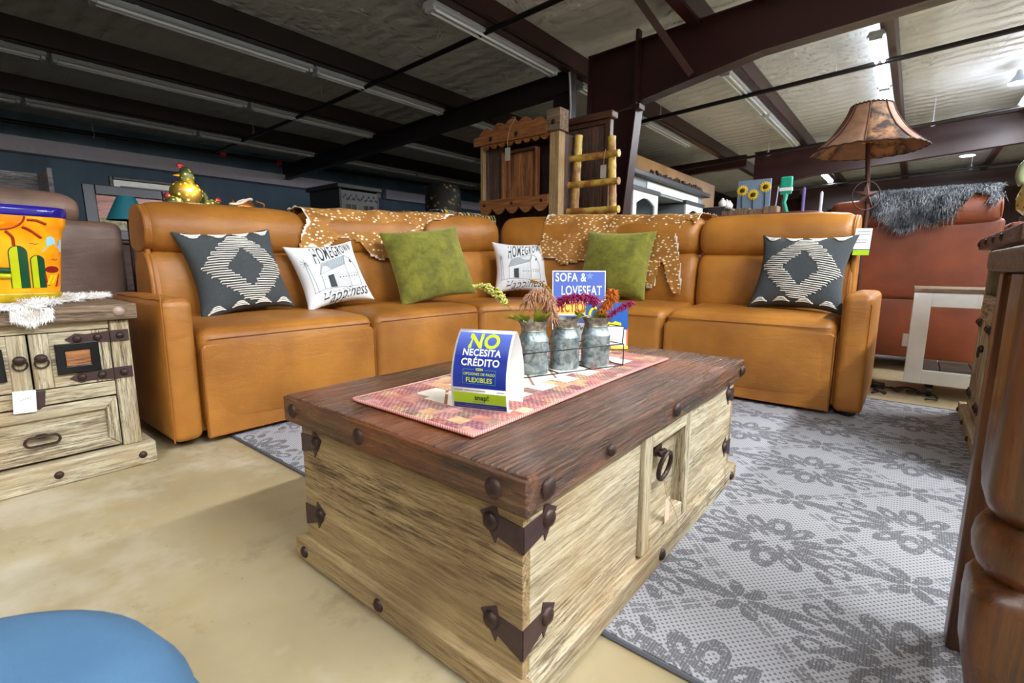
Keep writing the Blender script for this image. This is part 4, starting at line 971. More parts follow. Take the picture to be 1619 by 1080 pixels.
flower(2,'magenta feathery plume leaning out at the right of the right jar',[(.0,-.1),(.03,-.005),(.05,.01)],[(.035,.0),(.06,.02),(.09,.04),(.115,.05)],fmat('magenta_plume',C(96,14,56),C(184,40,110)),'fringe',(.016,300,.2,.0015))
# price signs behind the jars
def sign(px,Yd,w,h,lean,lab,parts,z=TZ,yawoff=0):
    X=(px-809.5)/781*Yd; c=RV*X+FV*Yd; c=Vector((c.x,c.y,z)); R=(RV*math.cos(yawoff)+FV*math.sin(yawoff)); B=(FV*math.cos(yawoff)-RV*math.sin(yawoff))
    U_=Vector((0,0,math.cos(lean)))+B*math.sin(lean); Nn=-B*math.cos(lean)+Vector((0,0,math.sin(lean)))
    def f(u,v,k): return c+R*u+U_*v+Nn*k
    t=T('price_sign',lab,'sign',tuple(c),world=True)
    bk=MB(); bk.prism([(-w/2,0),(w/2,0),(w/2,h),(-w/2,h)],f,-.003,0); t.p('sign_board',bk,whitep,smooth=False)
    lg=MB(); lg.prism([(-.02,.0),(.02,.0),(.02,.002),(-.02,.002)],lambda u,v,k:f(u,v+.001,-.003)+B*k,0,.06); t.p('easel_foot',lg,whitep,smooth=False)
    parts(t,f,w,h)
blue2=mat('poster_blue',col=C(84,108,190),rough=.3); yel=mat('poster_yellow',col=C(244,214,90),rough=.4); red=mat('poster_red',col=C(206,58,62),rough=.4)
def rect(mb,f,u0,u1,v0,v1,k): return mb.prism([(u0,v0),(u1,v0),(u1,v1),(u0,v1)],f,k-.0004,k)
def sA(t,f,w,h):
    b=t.p('blue_field',rect(MB(),f,-w/2+.004,w/2-.004,h*.60,h-.004,.001),blue2,smooth=False)
    t.p('yellow_band',rect(MB(),f,-w/2+.004,w/2-.004,h*.42,h*.59,.001),yel,smooth=False)
    t.p('lower_blue_band',rect(MB(),f,-w/2+.004,w/2-.004,h*.30,h*.40,.001),blue2,smooth=False)
    for nm,s,sz,u,v,mm,kw in (('words_sofa','SOFA &',.050,-.035,h*.905,wprint,dict(bold=.0008,sx=.74,space=1.06)),('word_loveseat','LOVESEAT',.054,.010,h*.73,wprint,dict(bold=.0008,sx=.64,space=1.08)),('word_sectional','SECTIONAL!',.060,0,h*.505,red,dict(bold=.001,sx=.53,space=1.06))):
        mb=MB(); text_on(mb,s,sz,u,v,f,.0022,**kw); t.p(nm,mb,mm,smooth=False,doubles=False)
    st=MB()
    for k in range(5):
        a=PI/2+k*2*PI/5; st.prism([(w*.2+.018*math.cos(a),h*.93+.018*math.sin(a)),(w*.2+.007*math.cos(a+.63),h*.93+.007*math.sin(a+.63)),(w*.2,h*.93),(w*.2+.007*math.cos(a-.63),h*.93+.007*math.sin(a-.63))],f,.001,.0016)
    t.p('pale_star',st,mat('poster_pale_blue',col=C(126,146,214),rough=.3),smooth=False)
    mb=MB(); pts=[]
    for i in range(60): pts.append(f(-w*.3+w*.62*i/59,h*.24+.008*math.sin(i*1.3)+.006*math.sin(i*.5),.002))
    mb.tube(pts,.0011,4); t.p('handwriting',mb,ink,ang=180)
sign(917,2.02,.222,.31,.10,'blue and yellow SOFA and LOVESEAT sale sign standing behind the jars',sA)
def sB(t,f,w,h):
    t.p('blue_field',rect(MB(),f,-w/2,w/2,h*.42,h,.001),mat('flyer_blue',col=C(34,90,170),rough=.3),smooth=False)
    t.p('yellow_edge',rect(MB(),f,-w/2,w/2,0,h*.07,.001),yel,smooth=False); t.p('red_edge',rect(MB(),f,w/2-.006,w/2,h*.07,h*.42,.001),mat('flyer_orange',col=C(232,110,50),rough=.4),smooth=False)
    t.p('white_box',rect(MB(),f,-w*.2,w*.4,h*.28,h*.48,.0016),whitep,smooth=False)
    mb=MB(); mb.tube([f(-w*.28+.022*math.cos(q),h*.72+.03*math.sin(q),.002) for q in [PI*.4+i*PI*1.2/12 for i in range(13)]],.006,6); t.p('yellow_arc',mb,mat('flyer_yellow',col=C(250,226,40),rough=.4),ang=180)
    mb=MB(); mb.prism([(-w*.08,h*.5),(w*.34,h*.5),(w*.34,h*.56),(w*.2,h*.60),(w*.12,h*.56),(.0,h*.60)],f,.001,.0024); t.p('yellow_mark',mb,MATS['flyer_yellow'],smooth=False)
    mb=MB()
    for k in range(5): rect(mb,f,-w*.3+.01*(k%2),w*.3-.012*(k%3),h*(.10+.034*k),h*(.10+.034*k)+.0014,.0018)
    t.p('flyer_small_print',mb,mat('mauve_print',col=C(190,150,170),rough=.5),smooth=False)
sign(963,1.93,.17,.185,.16,'colourful blue, yellow and white flyer leaning beside the right metal jar',sB)
# ================================================================ LEFT CABINET
cab=T('nightstand','weathered cream rustic nightstand with iron straps left of the sofa','nightstand',(-2.62,.235,0),world=True)
ca0,ca1=-.05,.52; CF=-2.355
m_=MB(); m_.soft(-2.92,-2.325,ca0-.03,ca1+.028,.588,.648,r=.006,n=14,k=2)
for v in m_.v:
    n=mnoise.noise(Vector((v.x*30,v.y*5,v.z*30)))*.003
    v.z+=n; v.x+=n*.8
cab.p('tabletop',m_,greywood['y'])
cab.p('side_panel',MB().bb(-2.9,CF,ca1-.02,ca1,.05,.59),cream['z'],bevel=.003); cab.p('side_panel',MB().bb(-2.9,CF,ca0,ca0+.02,.05,.59),cream['z'],bevel=.003)
cab.p('back_panel',MB().bb(-2.9,-2.88,ca0+.02,ca1-.02,.05,.59),cream['z'])
cab.p('stile',MB().bb(CF-.03,CF+.006,.462,ca1+.002,.088,.585),cream['z'],bevel=.004); cab.p('stile',MB().bb(CF-.03,CF+.006,ca0-.002,.008,.088,.585),cream['z'],bevel=.004)
cab.p('top_rail',MB().bb(CF-.03,CF+.002,.01,.46,.556,.587),cream['y'],bevel=.003); cab.p('middle_rail',MB().bb(CF-.03,CF+.002,.01,.46,.298,.352),cream['y'],bevel=.003)
cab.p('plinth_board',MB().soft(-2.93,-2.322,ca0-.04,.56,0,.088,r=.006,n=10,k=2),cream['y'])
for (d0,d1,sg) in ((.238,.458,1),(.012,.232,-1)):
    D=MB()
    D.bb(CF-.02,CF+.004,d0,d0+.05,.356,.553); dp=cab.p('door',D,cream['z'],bevel=.003)
    cab.p('door_stile',MB().bb(CF-.02,CF+.004,d1-.05,d1,.356,.553),cream['z'],parent=dp,bevel=.003)
    cab.p('door_rail',MB().bb(CF-.02,CF+.0035,d0+.05,d1-.05,.356,.553),cream['y'],parent=dp,bevel=.003)
    c0,c1=(d0+.062,d1-.035) if sg>0 else (d0+.035,d1-.062); fr=MB(); z0,z1=.402,.512; w=.026
    for (p0,p1,q0,q1) in ((c0,c0+w,z0,z1),(c1-w,c1,z0,z1)): fr.prism([(p0,q0),(p1,q0+(w if p0==c0 else w)),(p1,q1-w),(p0,q1)] if p0==c0 else [(p0,q0+w),(p1,q0),(p1,q1),(p0,q1-w)],lambda u,v,h:(CF+h,u,v),.003,.014)
    fr.prism([(c0,z0),(c1,z0),(c1-w,z0+w),(c0+w,z0+w)],lambda u,v,h:(CF+h,u,v),.003,.014); fr.prism([(c0,z1),(c1,z1),(c1-w,z1-w),(c0+w,z1-w)],lambda u,v,h:(CF+h,u,v),.003,.014)
    cab.p('iron_frame',fr,mat('black_glossy_iron',col=C(34,34,38),rough=.28,metal=.5),parent=dp,bevel=.002); cab.p('inset_panel',MB().bb(CF,CF+.010,c0+w,c1-w,z0+w,z1-w),orangewood['y'],parent=dp,bevel=.002)
    # straps
    e=d1 if sg>0 else d0; edge=ca1-.003 if sg>0 else ca0+.003
    for zc in (.526,.382):
        ln=.128; st=MB(); tip=e-sg*ln
        st.prism([(tip,zc),(tip+sg*.03,zc+.020),(tip+sg*.06,zc+.015),(e,zc+.021),(e,zc-.021),(tip+sg*.06,zc-.015),(tip+sg*.03,zc-.020)],lambda u,v,h:(CF+h,u,v),.004,.0075)
        s_=cab.p('hinge_strap',st,ironplate,parent=dp,smooth=False)
        st=MB(); st.prism([(e+sg*.004,zc+.022),(edge,zc+.022),(edge,zc-.022),(e+sg*.004,zc-.022)],lambda u,v,h:(CF+h,u,v),.006,.0095); cab.p('hinge_plate',st,ironplate,smooth=False)
        for q in (tip+sg*.035,e-sg*.035): nail(cab,(CF+.0075,q,zc),(1,0,0),r=.0135)
        nail(cab,(CF+.0095,e+sg*.032,zc),(1,0,0),r=.0135)
    yk=.262 if sg>0 else .208; kb=MB(); kb.ell((CF+.012,yk,.468),(.012,.018,.016),14,8); k_=cab.p('door_knob',kb,iron,parent=dp)
    cab.p('door_ring',MB().tube([(CF+.014+.004*math.cos(q),yk+.018*math.sin(q),.452+.018*math.cos(q)) for q in [2*PI*k/18 for k in range(18)]],.0032,7,True),iron,parent=dp)
# drawer
dz0,dz1=.098,.292
D=MB(); D.bb(CF-.02,CF-.006,.03,.44,dz0,dz1); dd=cab.p('drawer',D,cream['y'])
for (p,nm,axn) in (([(.012,dz1),(.458,dz1),(.42,dz1-.045),(.05,dz1-.045)],'moulding','y'),([(.012,dz0),(.458,dz0),(.42,dz0+.035),(.05,dz0+.035)],'moulding','y'),([(.458,dz0),(.458,dz1),(.42,dz1-.045),(.42,dz0+.035)],'moulding','z'),([(.012,dz0),(.012,dz1),(.05,dz1-.045),(.05,dz0+.035)],'moulding','z')):
    q=MB(); q.prism(p,lambda u,v,h:(CF+h,u,v),-.008,.006); cab.p(nm,q,cream[axn],parent=dd,bevel=.005)
q=MB(); pl=[]
for i in range(24):
    an=2*PI*i/24; pl.append((CF+.016,.235+(.030 if math.cos(an)>0 else -.030)+.016*math.cos(an),.175+.016*math.sin(an)))
q.tube(pl,.0045,7,True); cab.p('drawer_pull',q,iron,parent=dd)
cab.p('pull_bracket',MB().ell((CF+.006,.235,.19),(.012,.02,.008),12,6),iron,parent=dd)
nail(cab,(-2.325,.49,.62),(1,0,0),r=.019,m=mat('pale_nail',col=C(150,130,116),rough=.4)); nail(cab,(-2.325,-.02,.62),(1,0,0),r=.019,m=MATS['pale_nail'])
for y in (.513,.262,.0): nail(cab,(-2.322,y,.042),(1,0,0),r=.014)
q=MB(); q.prism([(.216,.352),(.262,.352),(.256,.30),(.240,.286),(.222,.30)],lambda u,v,h:(CF+h,u,v),.002,.006); cab.p('key_plate',q,ironplate,smooth=False)
q=T('price_tag','white paper price tag hanging on the nightstand door ring','tag',(CF+.02,.205,.29),world=True)
q.p('card',MB().box((CF+.018,.205,.325),(.001,.058,.078),rx=-.06),whitep,smooth=False); q.p('string',MB().tube([(CF+.016,.208,.434),(CF+.02,.206,.40),(CF+.019,.205,.358)],.0007,4),MATS['twine'])
mb=MB()
for k in range(5): mb.tube([(CF+.0188,.195+.006*k,.33+.001*k),(CF+.0188,.198+.006*k,.334+.002*k)],.0006,4)
q.p('handwritten_price',mb,ink,ang=180)
# fur strands
def fur(mb,base,nrm,L_,n,w=.0016,grav=.5,rnd=.5,rs=random.Random(5)):
    for k in range(n):
        i=rs.randrange(len(base)); p=base[i]; nn=nrm[i]; d=(nn+Vector((rs.gauss(0,rnd),rs.gauss(0,rnd),rs.gauss(0,rnd)))).normalized(); l=L_*rs.uniform(.5,1.1)
        p=p+Vector((rs.uniform(-.008,.008),rs.uniform(-.008,.008),rs.uniform(-.004,.004)))
        a_=p+d*l*.5; b_=p+d*l+Vector((0,0,-grav*l)); s_=d.cross(Vector((rs.random(),rs.random(),rs.random()))).normalized()*w
        vs=[p-s_,p+s_,a_+s_*.8,a_-s_*.8,b_]; mb.add(vs,[(0,1,2,3),(3,2,4)])
wf=T('fur_throw','white cow hide scrap with shaggy fringe spread on the nightstand top','fur',(-2.6,.3,.652),world=True)
poly=[(-2.31,.19),(-2.31,.26),(-2.33,.31),(-2.42,.34),(-2.50,.38),(-2.58,.42),(-2.64,.49),(-2.74,.54),(-2.82,.56),(-2.91,.57),(-2.93,.45),(-2.88,.1),(-2.6,-.03),(-2.34,.0),(-2.31,.10)]
m_=MB(); base=[];nr=[]
idx={};vs=[];fs=[]
for i in range(52):
    for j in range(57):
        x=-2.93+.0124*i;y=-.04+.0112*j
        if inpoly(x+.008*math.sin(y*60),y+.008*math.sin(x*50),poly):
            idx[(i,j)]=len(vs); hz=.653 if x<-2.325 else .640; vs.append((x,y,hz+.003+.004*mnoise.noise(Vector((x*20,y*20,0))))); 
            d=segd(x,y,poly)
            if d<.035 or y>.25:
                nn=Vector((x+2.62,y-.2,0)).normalized()*(.9 if d<.03 else .4)+Vector((0,0,.45)); base.append(Vector(vs[-1])); nr.append(nn)
for (i,j) in idx:
    k=[(i,j),(i+1,j),(i+1,j+1),(i,j+1)]
    if all(q in idx for q in k): fs.append(tuple(idx[q] for q in k))
m_.add(vs,fs)
def m_wfur(g): 
    n=g.noise(g.geopos(),11,3); return {'Base Color':g.mix(g.ramp(n,[(.48,0),(.66,.8)]),C(240,240,240),C(186,160,138)),'Roughness':.9}
wfm=mat('white_fur',m_wfur)
wf.p('hide_skin',m_,wfm,ang=180)
m_=MB(); fur(m_,base,nr,.034,5200,w=.0013,grav=.35,rnd=.4)
# front lobe hanging over the edge
for k in range(900):
    y=rr.uniform(.20,.305); t=rr.random(); zt=.648-t*.055*(1-abs(y-.25)/.07*.6); p=Vector((-2.318+.004*rr.random(),y,zt)); e=p+Vector((rr.uniform(.0,.012),rr.uniform(-.008,.008),-rr.uniform(.012,.026))); s_=Vector((0,.0014,0)); m_.add([p-s_,p+s_,e],[(0,1,2)])
wf.p('fur_strands',m_,wfm,smooth=False,doubles=False)
# talavera planter
PC=Vector((-2.70,.215,.657)); PR=.13
def sect(r,an,p=5.0):
    c,s=math.cos(an),math.sin(an); k=(abs(c)**p+abs(s)**p)**(-1/p); return r*k
prof=[(.148,0),(.150,.01),(.158,.06),(.166,.14),(.174,.22),(.180,.262),(.186,.275),(.190,.285),(.193,.31),(.194,.322),(.194,.34),(.188,.346),(.176,.342),(.172,.32),(.16,.1),(.01,.06)]
pt=T('painted_planter','big hand painted orange planter with sun and cactus on the nightstand','planter',tuple(PC),rz=PR,world=False)
def lathe_sq(prof_,n=64):
    mb=MB(); vs=[]
    for (r,z) in prof_:
        for i in range(n):
            a=2*PI*i/n; q=sect(r,a); vs.append((q*math.cos(a),q*math.sin(a),z))
    m=len(prof_); fs=[(j*n+i,j*n+(i+1)%n,(j+1)*n+(i+1)%n,(j+1)*n+i) for j in range(m-1) for i in range(n)]
    return mb.add(vs,fs)
def m_glz(g):
    n=g.noise(g.coord(),12,3); return {'Base Color':g.mix(g.ramp(n,[(.3,0),(.7,1)]),C(246,140,10),C(250,178,24)),'Roughness':.18}
glz=mat('orange_glaze',m_glz); pt.p('pot_body',lathe_sq(prof),glz,ang=50)
pt.p('blue_rim',lathe_sq([(.1945,.312),(.1965,.316),(.1965,.343),(.19,.349),(.175,.346),(.173,.33)]),mat('cobalt_glaze',col=C(30,22,128),rough=.15),ang=50)
pt.p('ochre_base',lathe_sq([(.1505,-.0),(.153,.004),(.160,.026),(.157,.032)]),mat('ochre_glaze',lambda g:{'Base Color':g.mix(g.noise(g.coord(),30,3),C(120,104,10),C(224,190,20)),'Roughness':.2}),ang=50)
def rad(z):
    for i in range(1,12):
        if z<=prof[i][1]: 
            t=(z-prof[i-1][1])/(prof[i][1]-prof[i-1][1]); return lerp(prof[i-1][0],prof[i][0],t)
    return .19
def pf_(u,v,h):   # paint on +x face: u along y, v height
    r=rad(v); yy=clamp(u,-r*.98,r*.98); xx=r*(1-abs(yy/r)**5)**.2
    return (xx+h+.0006,u,v)
def paint(nm,poly,m,h=.0008,par=None):
    q=MB(); q.prism(poly,pf_,0,h); return pt.p(nm,q,m,smooth=False,parent=par)
def line(mb,pts,r): 
    P_=crom([Vector((a,b,0)) for a,b in pts],6,False); return mb.tube([pf_(p.x,p.y,.0008) for p in P_],r,5)
gx=lambda u:u
ored=mat('brick_red_glaze',col=C(150,34,10),rough=.2); glo=mat('lime_glaze',col=C(182,190,14),rough=.2); gdk=mat('dark_green_glaze',col=C(16,70,44),rough=.2)
# u: 0 is face centre; the visible right part runs from about 0 to .17
def capsule(u0,u1,z0,z1):
    r=(u1-u0)/2; c=(u0+u1)/2; return [(u0,z0),(u1,z0)]+[(c+r*math.cos(q),z1-r+r*math.sin(q)) for q in [PI*i/10 for i in range(11)]]
sunc=(-.02,.312)
paint('sun_disc',[(sunc[0]+.072*math.cos(q),min(.31,sunc[1]+.052*math.sin(q))) for q in [-PI+PI*i/16 for i in range(17)]],mat('sun_orange',col=C(252,128,10),rough=.2))
mb=MB(); line(mb,[(sunc[0]+.072*math.cos(q),min(.31,sunc[1]+.052*math.sin(q))) for q in [-PI+PI*i/12 for i in range(13)]],.003)
pt.p('sun_outline',mb,ored,ang=180)
mb=MB()
for (p,q,s_) in (((.058,.298),(.11,.285),(.085,.297)),((.045,.272),(.095,.235),(.065,.262)),((.0,.255),(.018,.205),(.016,.235)),((-.05,.255),(-.07,.22),(-.06,.24)),((-.1,.285),(-.14,.27),(-.12,.28))): 
    q2=MB(); line(q2,[p,s_,q],.005); pt.p('sun_ray',q2,ored,ang=180)
cac=[(.0,.052,.05,.205),(.057,.098,.05,.172)]
for (u0,u1,z0,z1) in cac:
    c_=paint('cactus_column',capsule(u0,u1,z0,z1),gdk); m_u=(u0+u1)/2; L_=[p for p in capsule(u0,u1,z0,z1) if p[0]<=m_u+.001]; 
    paint('cactus_light_side',[(u0+.003,z0),(m_u,z0),(m_u,z1-.003)]+[(m_u+((u1-u0)/2-.003)*math.cos(q),z1-(u1-u0)/2+((u1-u0)/2-.003)*math.sin(q)) for q in [PI/2+PI/2*i/6 for i in range(7)]],glo,h=.0016,par=c_)
arm=MB(); line(arm,[(.0,.115),(-.04,.12),(-.055,.145),(-.055,.165)],.011); pt.p('cactus_arm',arm,gdk,ang=180)
arm=MB(); line(arm,[(.0,.095),(-.04,.098),(-.075,.10)],.011); pt.p('cactus_arm',arm,glo,ang=180)
cl=paint('cloud',[(.092,.185),(.155,.184),(.158,.23),(.150,.232),(.146,.205),(.138,.212),(.134,.235),(.122,.243),(.110,.236),(.107,.22),(.110,.207)],mat('cloud_blue_glaze',col=C(150,208,232),rough=.2))
p_=paint('red_pot',[(.098,.058),(.130,.052),(.142,.10),(.094,.102)],mat('red_glaze',col=C(176,16,14),rough=.2)); 
for k in (0,1): paint('pot_stripe',[(.098+.014*k,.062+.004*k),(.103+.014*k,.060+.004*k),(.122+.012*k,.098),(.113+.012*k,.098)],mat('yellow_glaze',col=C(244,200,30),rough=.2),h=.0018,par=p_)
paint('red_fruit',[(.119+.022*math.cos(q),.118+.013*math.sin(q)) for q in [2*PI*i/14 for i in range(14)]],mat('dark_red_glaze',col=C(128,26,22),rough=.2)); paint('blue_pot',[(.134,.055),(.152,.058),(.154,.085),(.136,.083)],mat('blue_glaze',col=C(50,140,190),rough=.2))
mb=MB(); line(mb,[(.06,.212),(.07,.215),(.076,.211),(.086,.215)],.0009)
pt.p('painted_bird',mb,ink,ang=180); mb=MB(); line(mb,[(.118,.154),(.126,.158),(.130,.153),(.138,.158)],.0009); pt.p('painted_bird',mb,ink,ang=180)
# ================================================================ RUST LEATHER SOFA BEHIND + SHEEPSKIN
rs_=T('leather_sofa','rust brown leather sectional seen from behind, right of the caramel sofa','sofa',(-.1,5.1,0),world=True)
for (x0,x1,zt) in ((-1.66,-.60,1.235),(-.585,.452,1.30),(.468,1.5,1.13)):
    rs_.p('lower_panel',MB().soft(x0+.01,x1-.01,4.76,5.2,.11,.565,r=.02,puff=(0,.004,.0),n=6,k=3),rust)
    rs_.p('back_panel',MB().soft(x0,x1,4.74,5.05,.555,1.13 if zt>1.15 else 1.10,r=.03,puff=(0,.008,.004),n=8,k=4),rust)
    if zt>1.15:
        m_=MB(); HP=[(-.02,1.11),(-.045,1.16),(-.035,1.24),(.02,zt-.01),(.10,zt),(.20,zt-.03),(.24,1.2),(.22,1.08),(.08,1.07)]
        sweep(m_,HP,(x0+.02,4.76),(x1-.02,4.76),(0,1),.05,.5,0,0,puff=.015); rs_.p('headrest',m_,rust)
        rs_.p('headrest_piping',MB().tube([(x1-.03,4.74,1.14),(x1-.03,4.72,1.2),(x1-.035,4.755,zt-.02),(x1-.035,4.86,zt+.01)],.005,6),rpiping,ang=180)
    rs_.p('seat_cushion',MB().soft(x0+.01,x1-.01,5.15,5.75,.11,.5,r=.05,puff=(0,.01,.02),n=6,k=3),rust)
    for x in (x0+.1,x1-.1): rs_.p('foot',MB().cyl((x,4.85,0),(x,4.85,.12),.03,n=12),blackp)
rs_.p('armrest',MB().soft(1.5,1.72,4.78,5.75,.08,.66,r=.05,puff=(.01,.01,.01)),rust)
m_=MB(); poly=[(-.33,.20),(-.32,.33),(-.27,.44),(-.17,.49),(-.08,.57),(0,.56),(.06,.50),(.15,.52),(.24,.47),(.29,.40),(.32,.34),(.37,.29),(.42,.31),(.47,.42),(.51,.36),(.50,.2),(.47,.02),(.2,.0),(-.1,.0),(-.28,.06)]
path=[(5.02,1.27),(4.96,1.325),(4.88,1.345),(4.79,1.325),(4.725,1.26),(4.70,1.18),(4.72,1.12),(4.72,1.02),(4.72,.95)]; pa=[0]
for i in range(1,len(path)): pa.append(pa[-1]+math.dist(path[i],path[i-1]))
def sp(t):
    for i in range(1,len(path)):
        if t<=pa[i] or i==len(path)-1:
            q=(t-pa[i-1])/(pa[i]-pa[i-1]); dy=path[i][0]-path[i-1][0];dz=path[i][1]-path[i-1][1]; return lerp(path[i-1][0],path[i][0],q),lerp(path[i-1][1],path[i][1],q),Vector((0,dz,-dy)).normalized()
base=[];nr=[];vs=[];fs=[];idx={}
for i in range(70):
    for j in range(56):
        x=-.34+.0113*i;t=.0105*j
        if inpoly((x+.34)*1.13-.34+.01*math.sin(t*50),t,poly):
            y,z,nn=sp(t); idx[(i,j)]=len(vs); vs.append((x,y-0.002,z+.012)); base.append(Vector(vs[-1])); nr.append((-nn if nn.z<0 and t<.3 else nn)); 
            if nr[-1].y>0 and t>.3: nr[-1]=-nr[-1]
for (i,j) in idx:
    k=[(i,j),(i+1,j),(i+1,j+1),(i,j+1)]
    if all(q in idx for q in k): fs.append(tuple(idx[q] for q in k))
m_.add(vs,fs)
def m_gf(g):
    n=g.noise(g.geopos(),7,4,.6); n2=g.noise(g.geopos(),160,2); return {'Base Color':g.mix(g.ramp(n*.7+n2*.3,[(.40,0),(.60,1)]),C(52,58,66),C(168,174,182)),'Roughness':.85}
gfm=mat('grey_fur',m_gf)
sk=T('sheepskin','long grey shaggy sheepskin draped over the rust sofa back','fur',(.08,4.8,1.0),world=True)
sk.p('skin',m_,gfm,ang=180); m_=MB(); fur(m_,base,nr,.062,15000,w=.0022,grav=.55,rnd=.45); sk.p('fur_strands',m_,gfm,smooth=False,doubles=False)
# ================================================================ FLOOR LAMP
lx,ly=-.283,4.10
bronze=mat('rusty_bronze',lambda g:{'Base Color':g.mix(g.noise(g.geopos(),22,3),C(56,34,34),C(92,58,54)),'Metallic':.5,'Roughness':.45})
lp=T('floor_lamp','tall rustic floor lamp with flared hide shade and star behind the sofa arm','lamp',(lx,ly,0))
lp.p('base',MB().lathe([(.16,0),(.165,.012),(.15,.025),(.05,.04),(.02,.07)],n=28),bronze,ang=50)
lp.p('pole',MB().tube([(0,0,.05),(-.005,0,.8),(-.0,0,1.2),(-.035,0,1.6),(-.04,0,1.78)],.014,12),bronze,ang=180)
sc=Vector((-.012,-.03,1.262)); star=MB(); R1,R2=.088,.034; n=10
P5=[(R1 if i%2==0 else R2) for i in range(10)]
vs=[];
for i in range(10):
    a=PI/2+i*PI/5; vs.append(RV*P5[i]*math.cos(a)+Vector((0,0,P5[i]*math.sin(a)))+sc)
vs+= [sc-FV*.022,sc+FV*.022]
star.add(vs,[(i,(i+1)%10,10) for i in range(10)]+[((i+1)%10,i,11) for i in range(10)]); lp.p('star',star,bronze,smooth=False)
lp.p('star_ring',MB().tube([sc+RV*.092*math.cos(q)+Vector((0,0,.092*math.sin(q))) for q in [2*PI*i/36 for i in range(36)]],.0035,6,True),bronze,ang=180)
brass=mat('brass',col=C(190,140,50),rough=.3,metal=.9)
lp.p('socket',MB().lathe([(.012,1.60),(.028,1.605),(.03,1.63),(.022,1.64),(.026,1.66),(.018,1.69),(.018,1.74)],(-.038,0,0),16),brass,ang=50)
lp.p('harp',MB().tube([(-.038+ .045*math.cos(q)*(1 if True else 0),0,1.70+.10*math.sin(q)) for q in [PI*i/10 for i in range(11)]],.003,5),brass,ang=180)
cx_=-.038; SH=[(.325,1.555),(.262,1.61),(.205,1.665),(.160,1.73),(.130,1.785),(.112,1.835)]
npan=8; segs=6
def shp(k,u,r): # 8 slightly flat panels
    a0=2*PI*k/npan+.03; a=a0+u*2*PI/npan; rr_=r*(math.cos(PI/npan)/math.cos((u-.5)*2*PI/npan))**.5; return (cx_+rr_*math.cos(a),rr_*math.sin(a))
def m_shade(dark):
    def fn(g):
        c=g.coord(); n=g.noise(c,9,5,.7,.6); n2=g.noise(c,50,3)
        a,b=(C(112,80,62),C(150,112,88)) if not dark else (C(50,36,34),C(168,122,84))
        return {'Base Color':g.mix(g.ramp(n,[(.42,0),(.60,1)] if dark else [(.3,0),(.7,1)]),a,b),'Roughness':.6,'Normal':g.bump(n2,.3,.004)}
    return fn
shm=[mat('rawhide_panel',m_shade(False)),mat('mottled_cowhide_panel',m_shade(True))]
prof_=crom([Vector((r,z,0)) for r,z in SH],4,False)
lsh=None
for k in range(npan):
    m_=MB(); vs=[];nn=6
    for p in prof_:
        for i in range(nn+1): x,y=shp(k,i/nn,p.x); vs.append((x,y,p.y))
    M_=len(prof_); m_.add(vs,[(j*(nn+1)+i,j*(nn+1)+i+1,(j+1)*(nn+1)+i+1,(j+1)*(nn+1)+i) for j in range(M_-1) for i in range(nn)])
    o=lp.p('shade_panel',m_,shm[1 if k in (6,3,1) else 0],ang=60); so=o.modifiers.new('t','SOLIDIFY'); so.thickness=.003
    st=MB(); st.tube([(cx_+(p.x+.003)*math.cos(2*PI*k/npan+.03),(p.x+.003)*math.sin(2*PI*k/npan+.03),p.y) for p in prof_],.003,5); lp.p('shade_seam',st,mat('leather_lace',col=C(96,60,44),rough=.7),parent=o,ang=180)
for nm,(r,z) in (('bottom_lacing',SH[0]),('top_lacing',SH[-1])):
    ring=MB(); pts=[]
    for k in range(npan*7):
        kk,u=divmod(k,7); x,y=shp(kk,u/7,r); pts.append((x,y,z+(.004 if k%2 else -.002)))
    ring.tube(pts,.0055,6,True); lp.p(nm,ring,mat('dark_lacing',col=C(58,36,30),rough=.7),ang=180)
cord=T('power_cord','black tangled power cord lying on the floor beyond the sofa arm','cord',(-.05,3.9,.005),world=True)
pts=[]
for i in range(70):
    t=i/69; pts.append((-.13+.30*t+.05*math.sin(t*23),3.72+.25*math.sin(t*3)+.04*math.cos(t*23),.012+.012*abs(math.sin(t*31))))
cord.p('cable',MB().tube(pts,.006,6),blackp,ang=180); cord.p('adapter',MB().soft(-.16,-.07,3.98,4.04,.001,.035,r=.008),blackp)
# white metal stand
ws=T('side_table','white square framed side table on casters with plank shelf','side table',(.33,4.1,0),world=True)
x0,x1,y0,y1=.018,.62,3.88,4.35
for yy in (y0,y1-.05):
    for (a_,b_,c_,d_) in ((x0,x0+.085,.085,.645),(x1-.085,x1,.085,.645),(x0+.085,x1-.085,.085,.165),(x0+.085,x1-.085,.56,.645)):
        ws.p('frame_bar',MB().bb(a_,b_,yy,yy+.05,c_,d_),whitepaint,bevel=.002)
ws.p('tabletop',MB().bb(x0-.005,x1+.005,y0-.005,y1+.005,.645,.67),greywood['x'],bevel=.003)
for k in range(4): ws.p('shelf_plank',MB().bb(x0+.02+.15*k,x0+.165+.15*k,y0+.051,y1-.051,.16,.18),mat('grey_plank',col=C(92,84,78),rough=.6),bevel=.002)
for (x,y) in ((x0+.13,y0+.06),(x1-.1,y0+.06),(x0+.13,y1-.08),(x1-.1,y1-.08)):
    w_=ws.p('caster_wheel',MB().cyl((x-.012,y,.036),(x+.012,y,.036),.036,n=18),blackp,ang=50); ws.p('caster_fork',MB().bb(x-.018,x+.018,y-.012,y+.012,.055,.086),iron)
ws.p('switch_box',MB().soft(x0-.03,x0,3.93,3.97,.30,.38,r=.006),whitepaint)
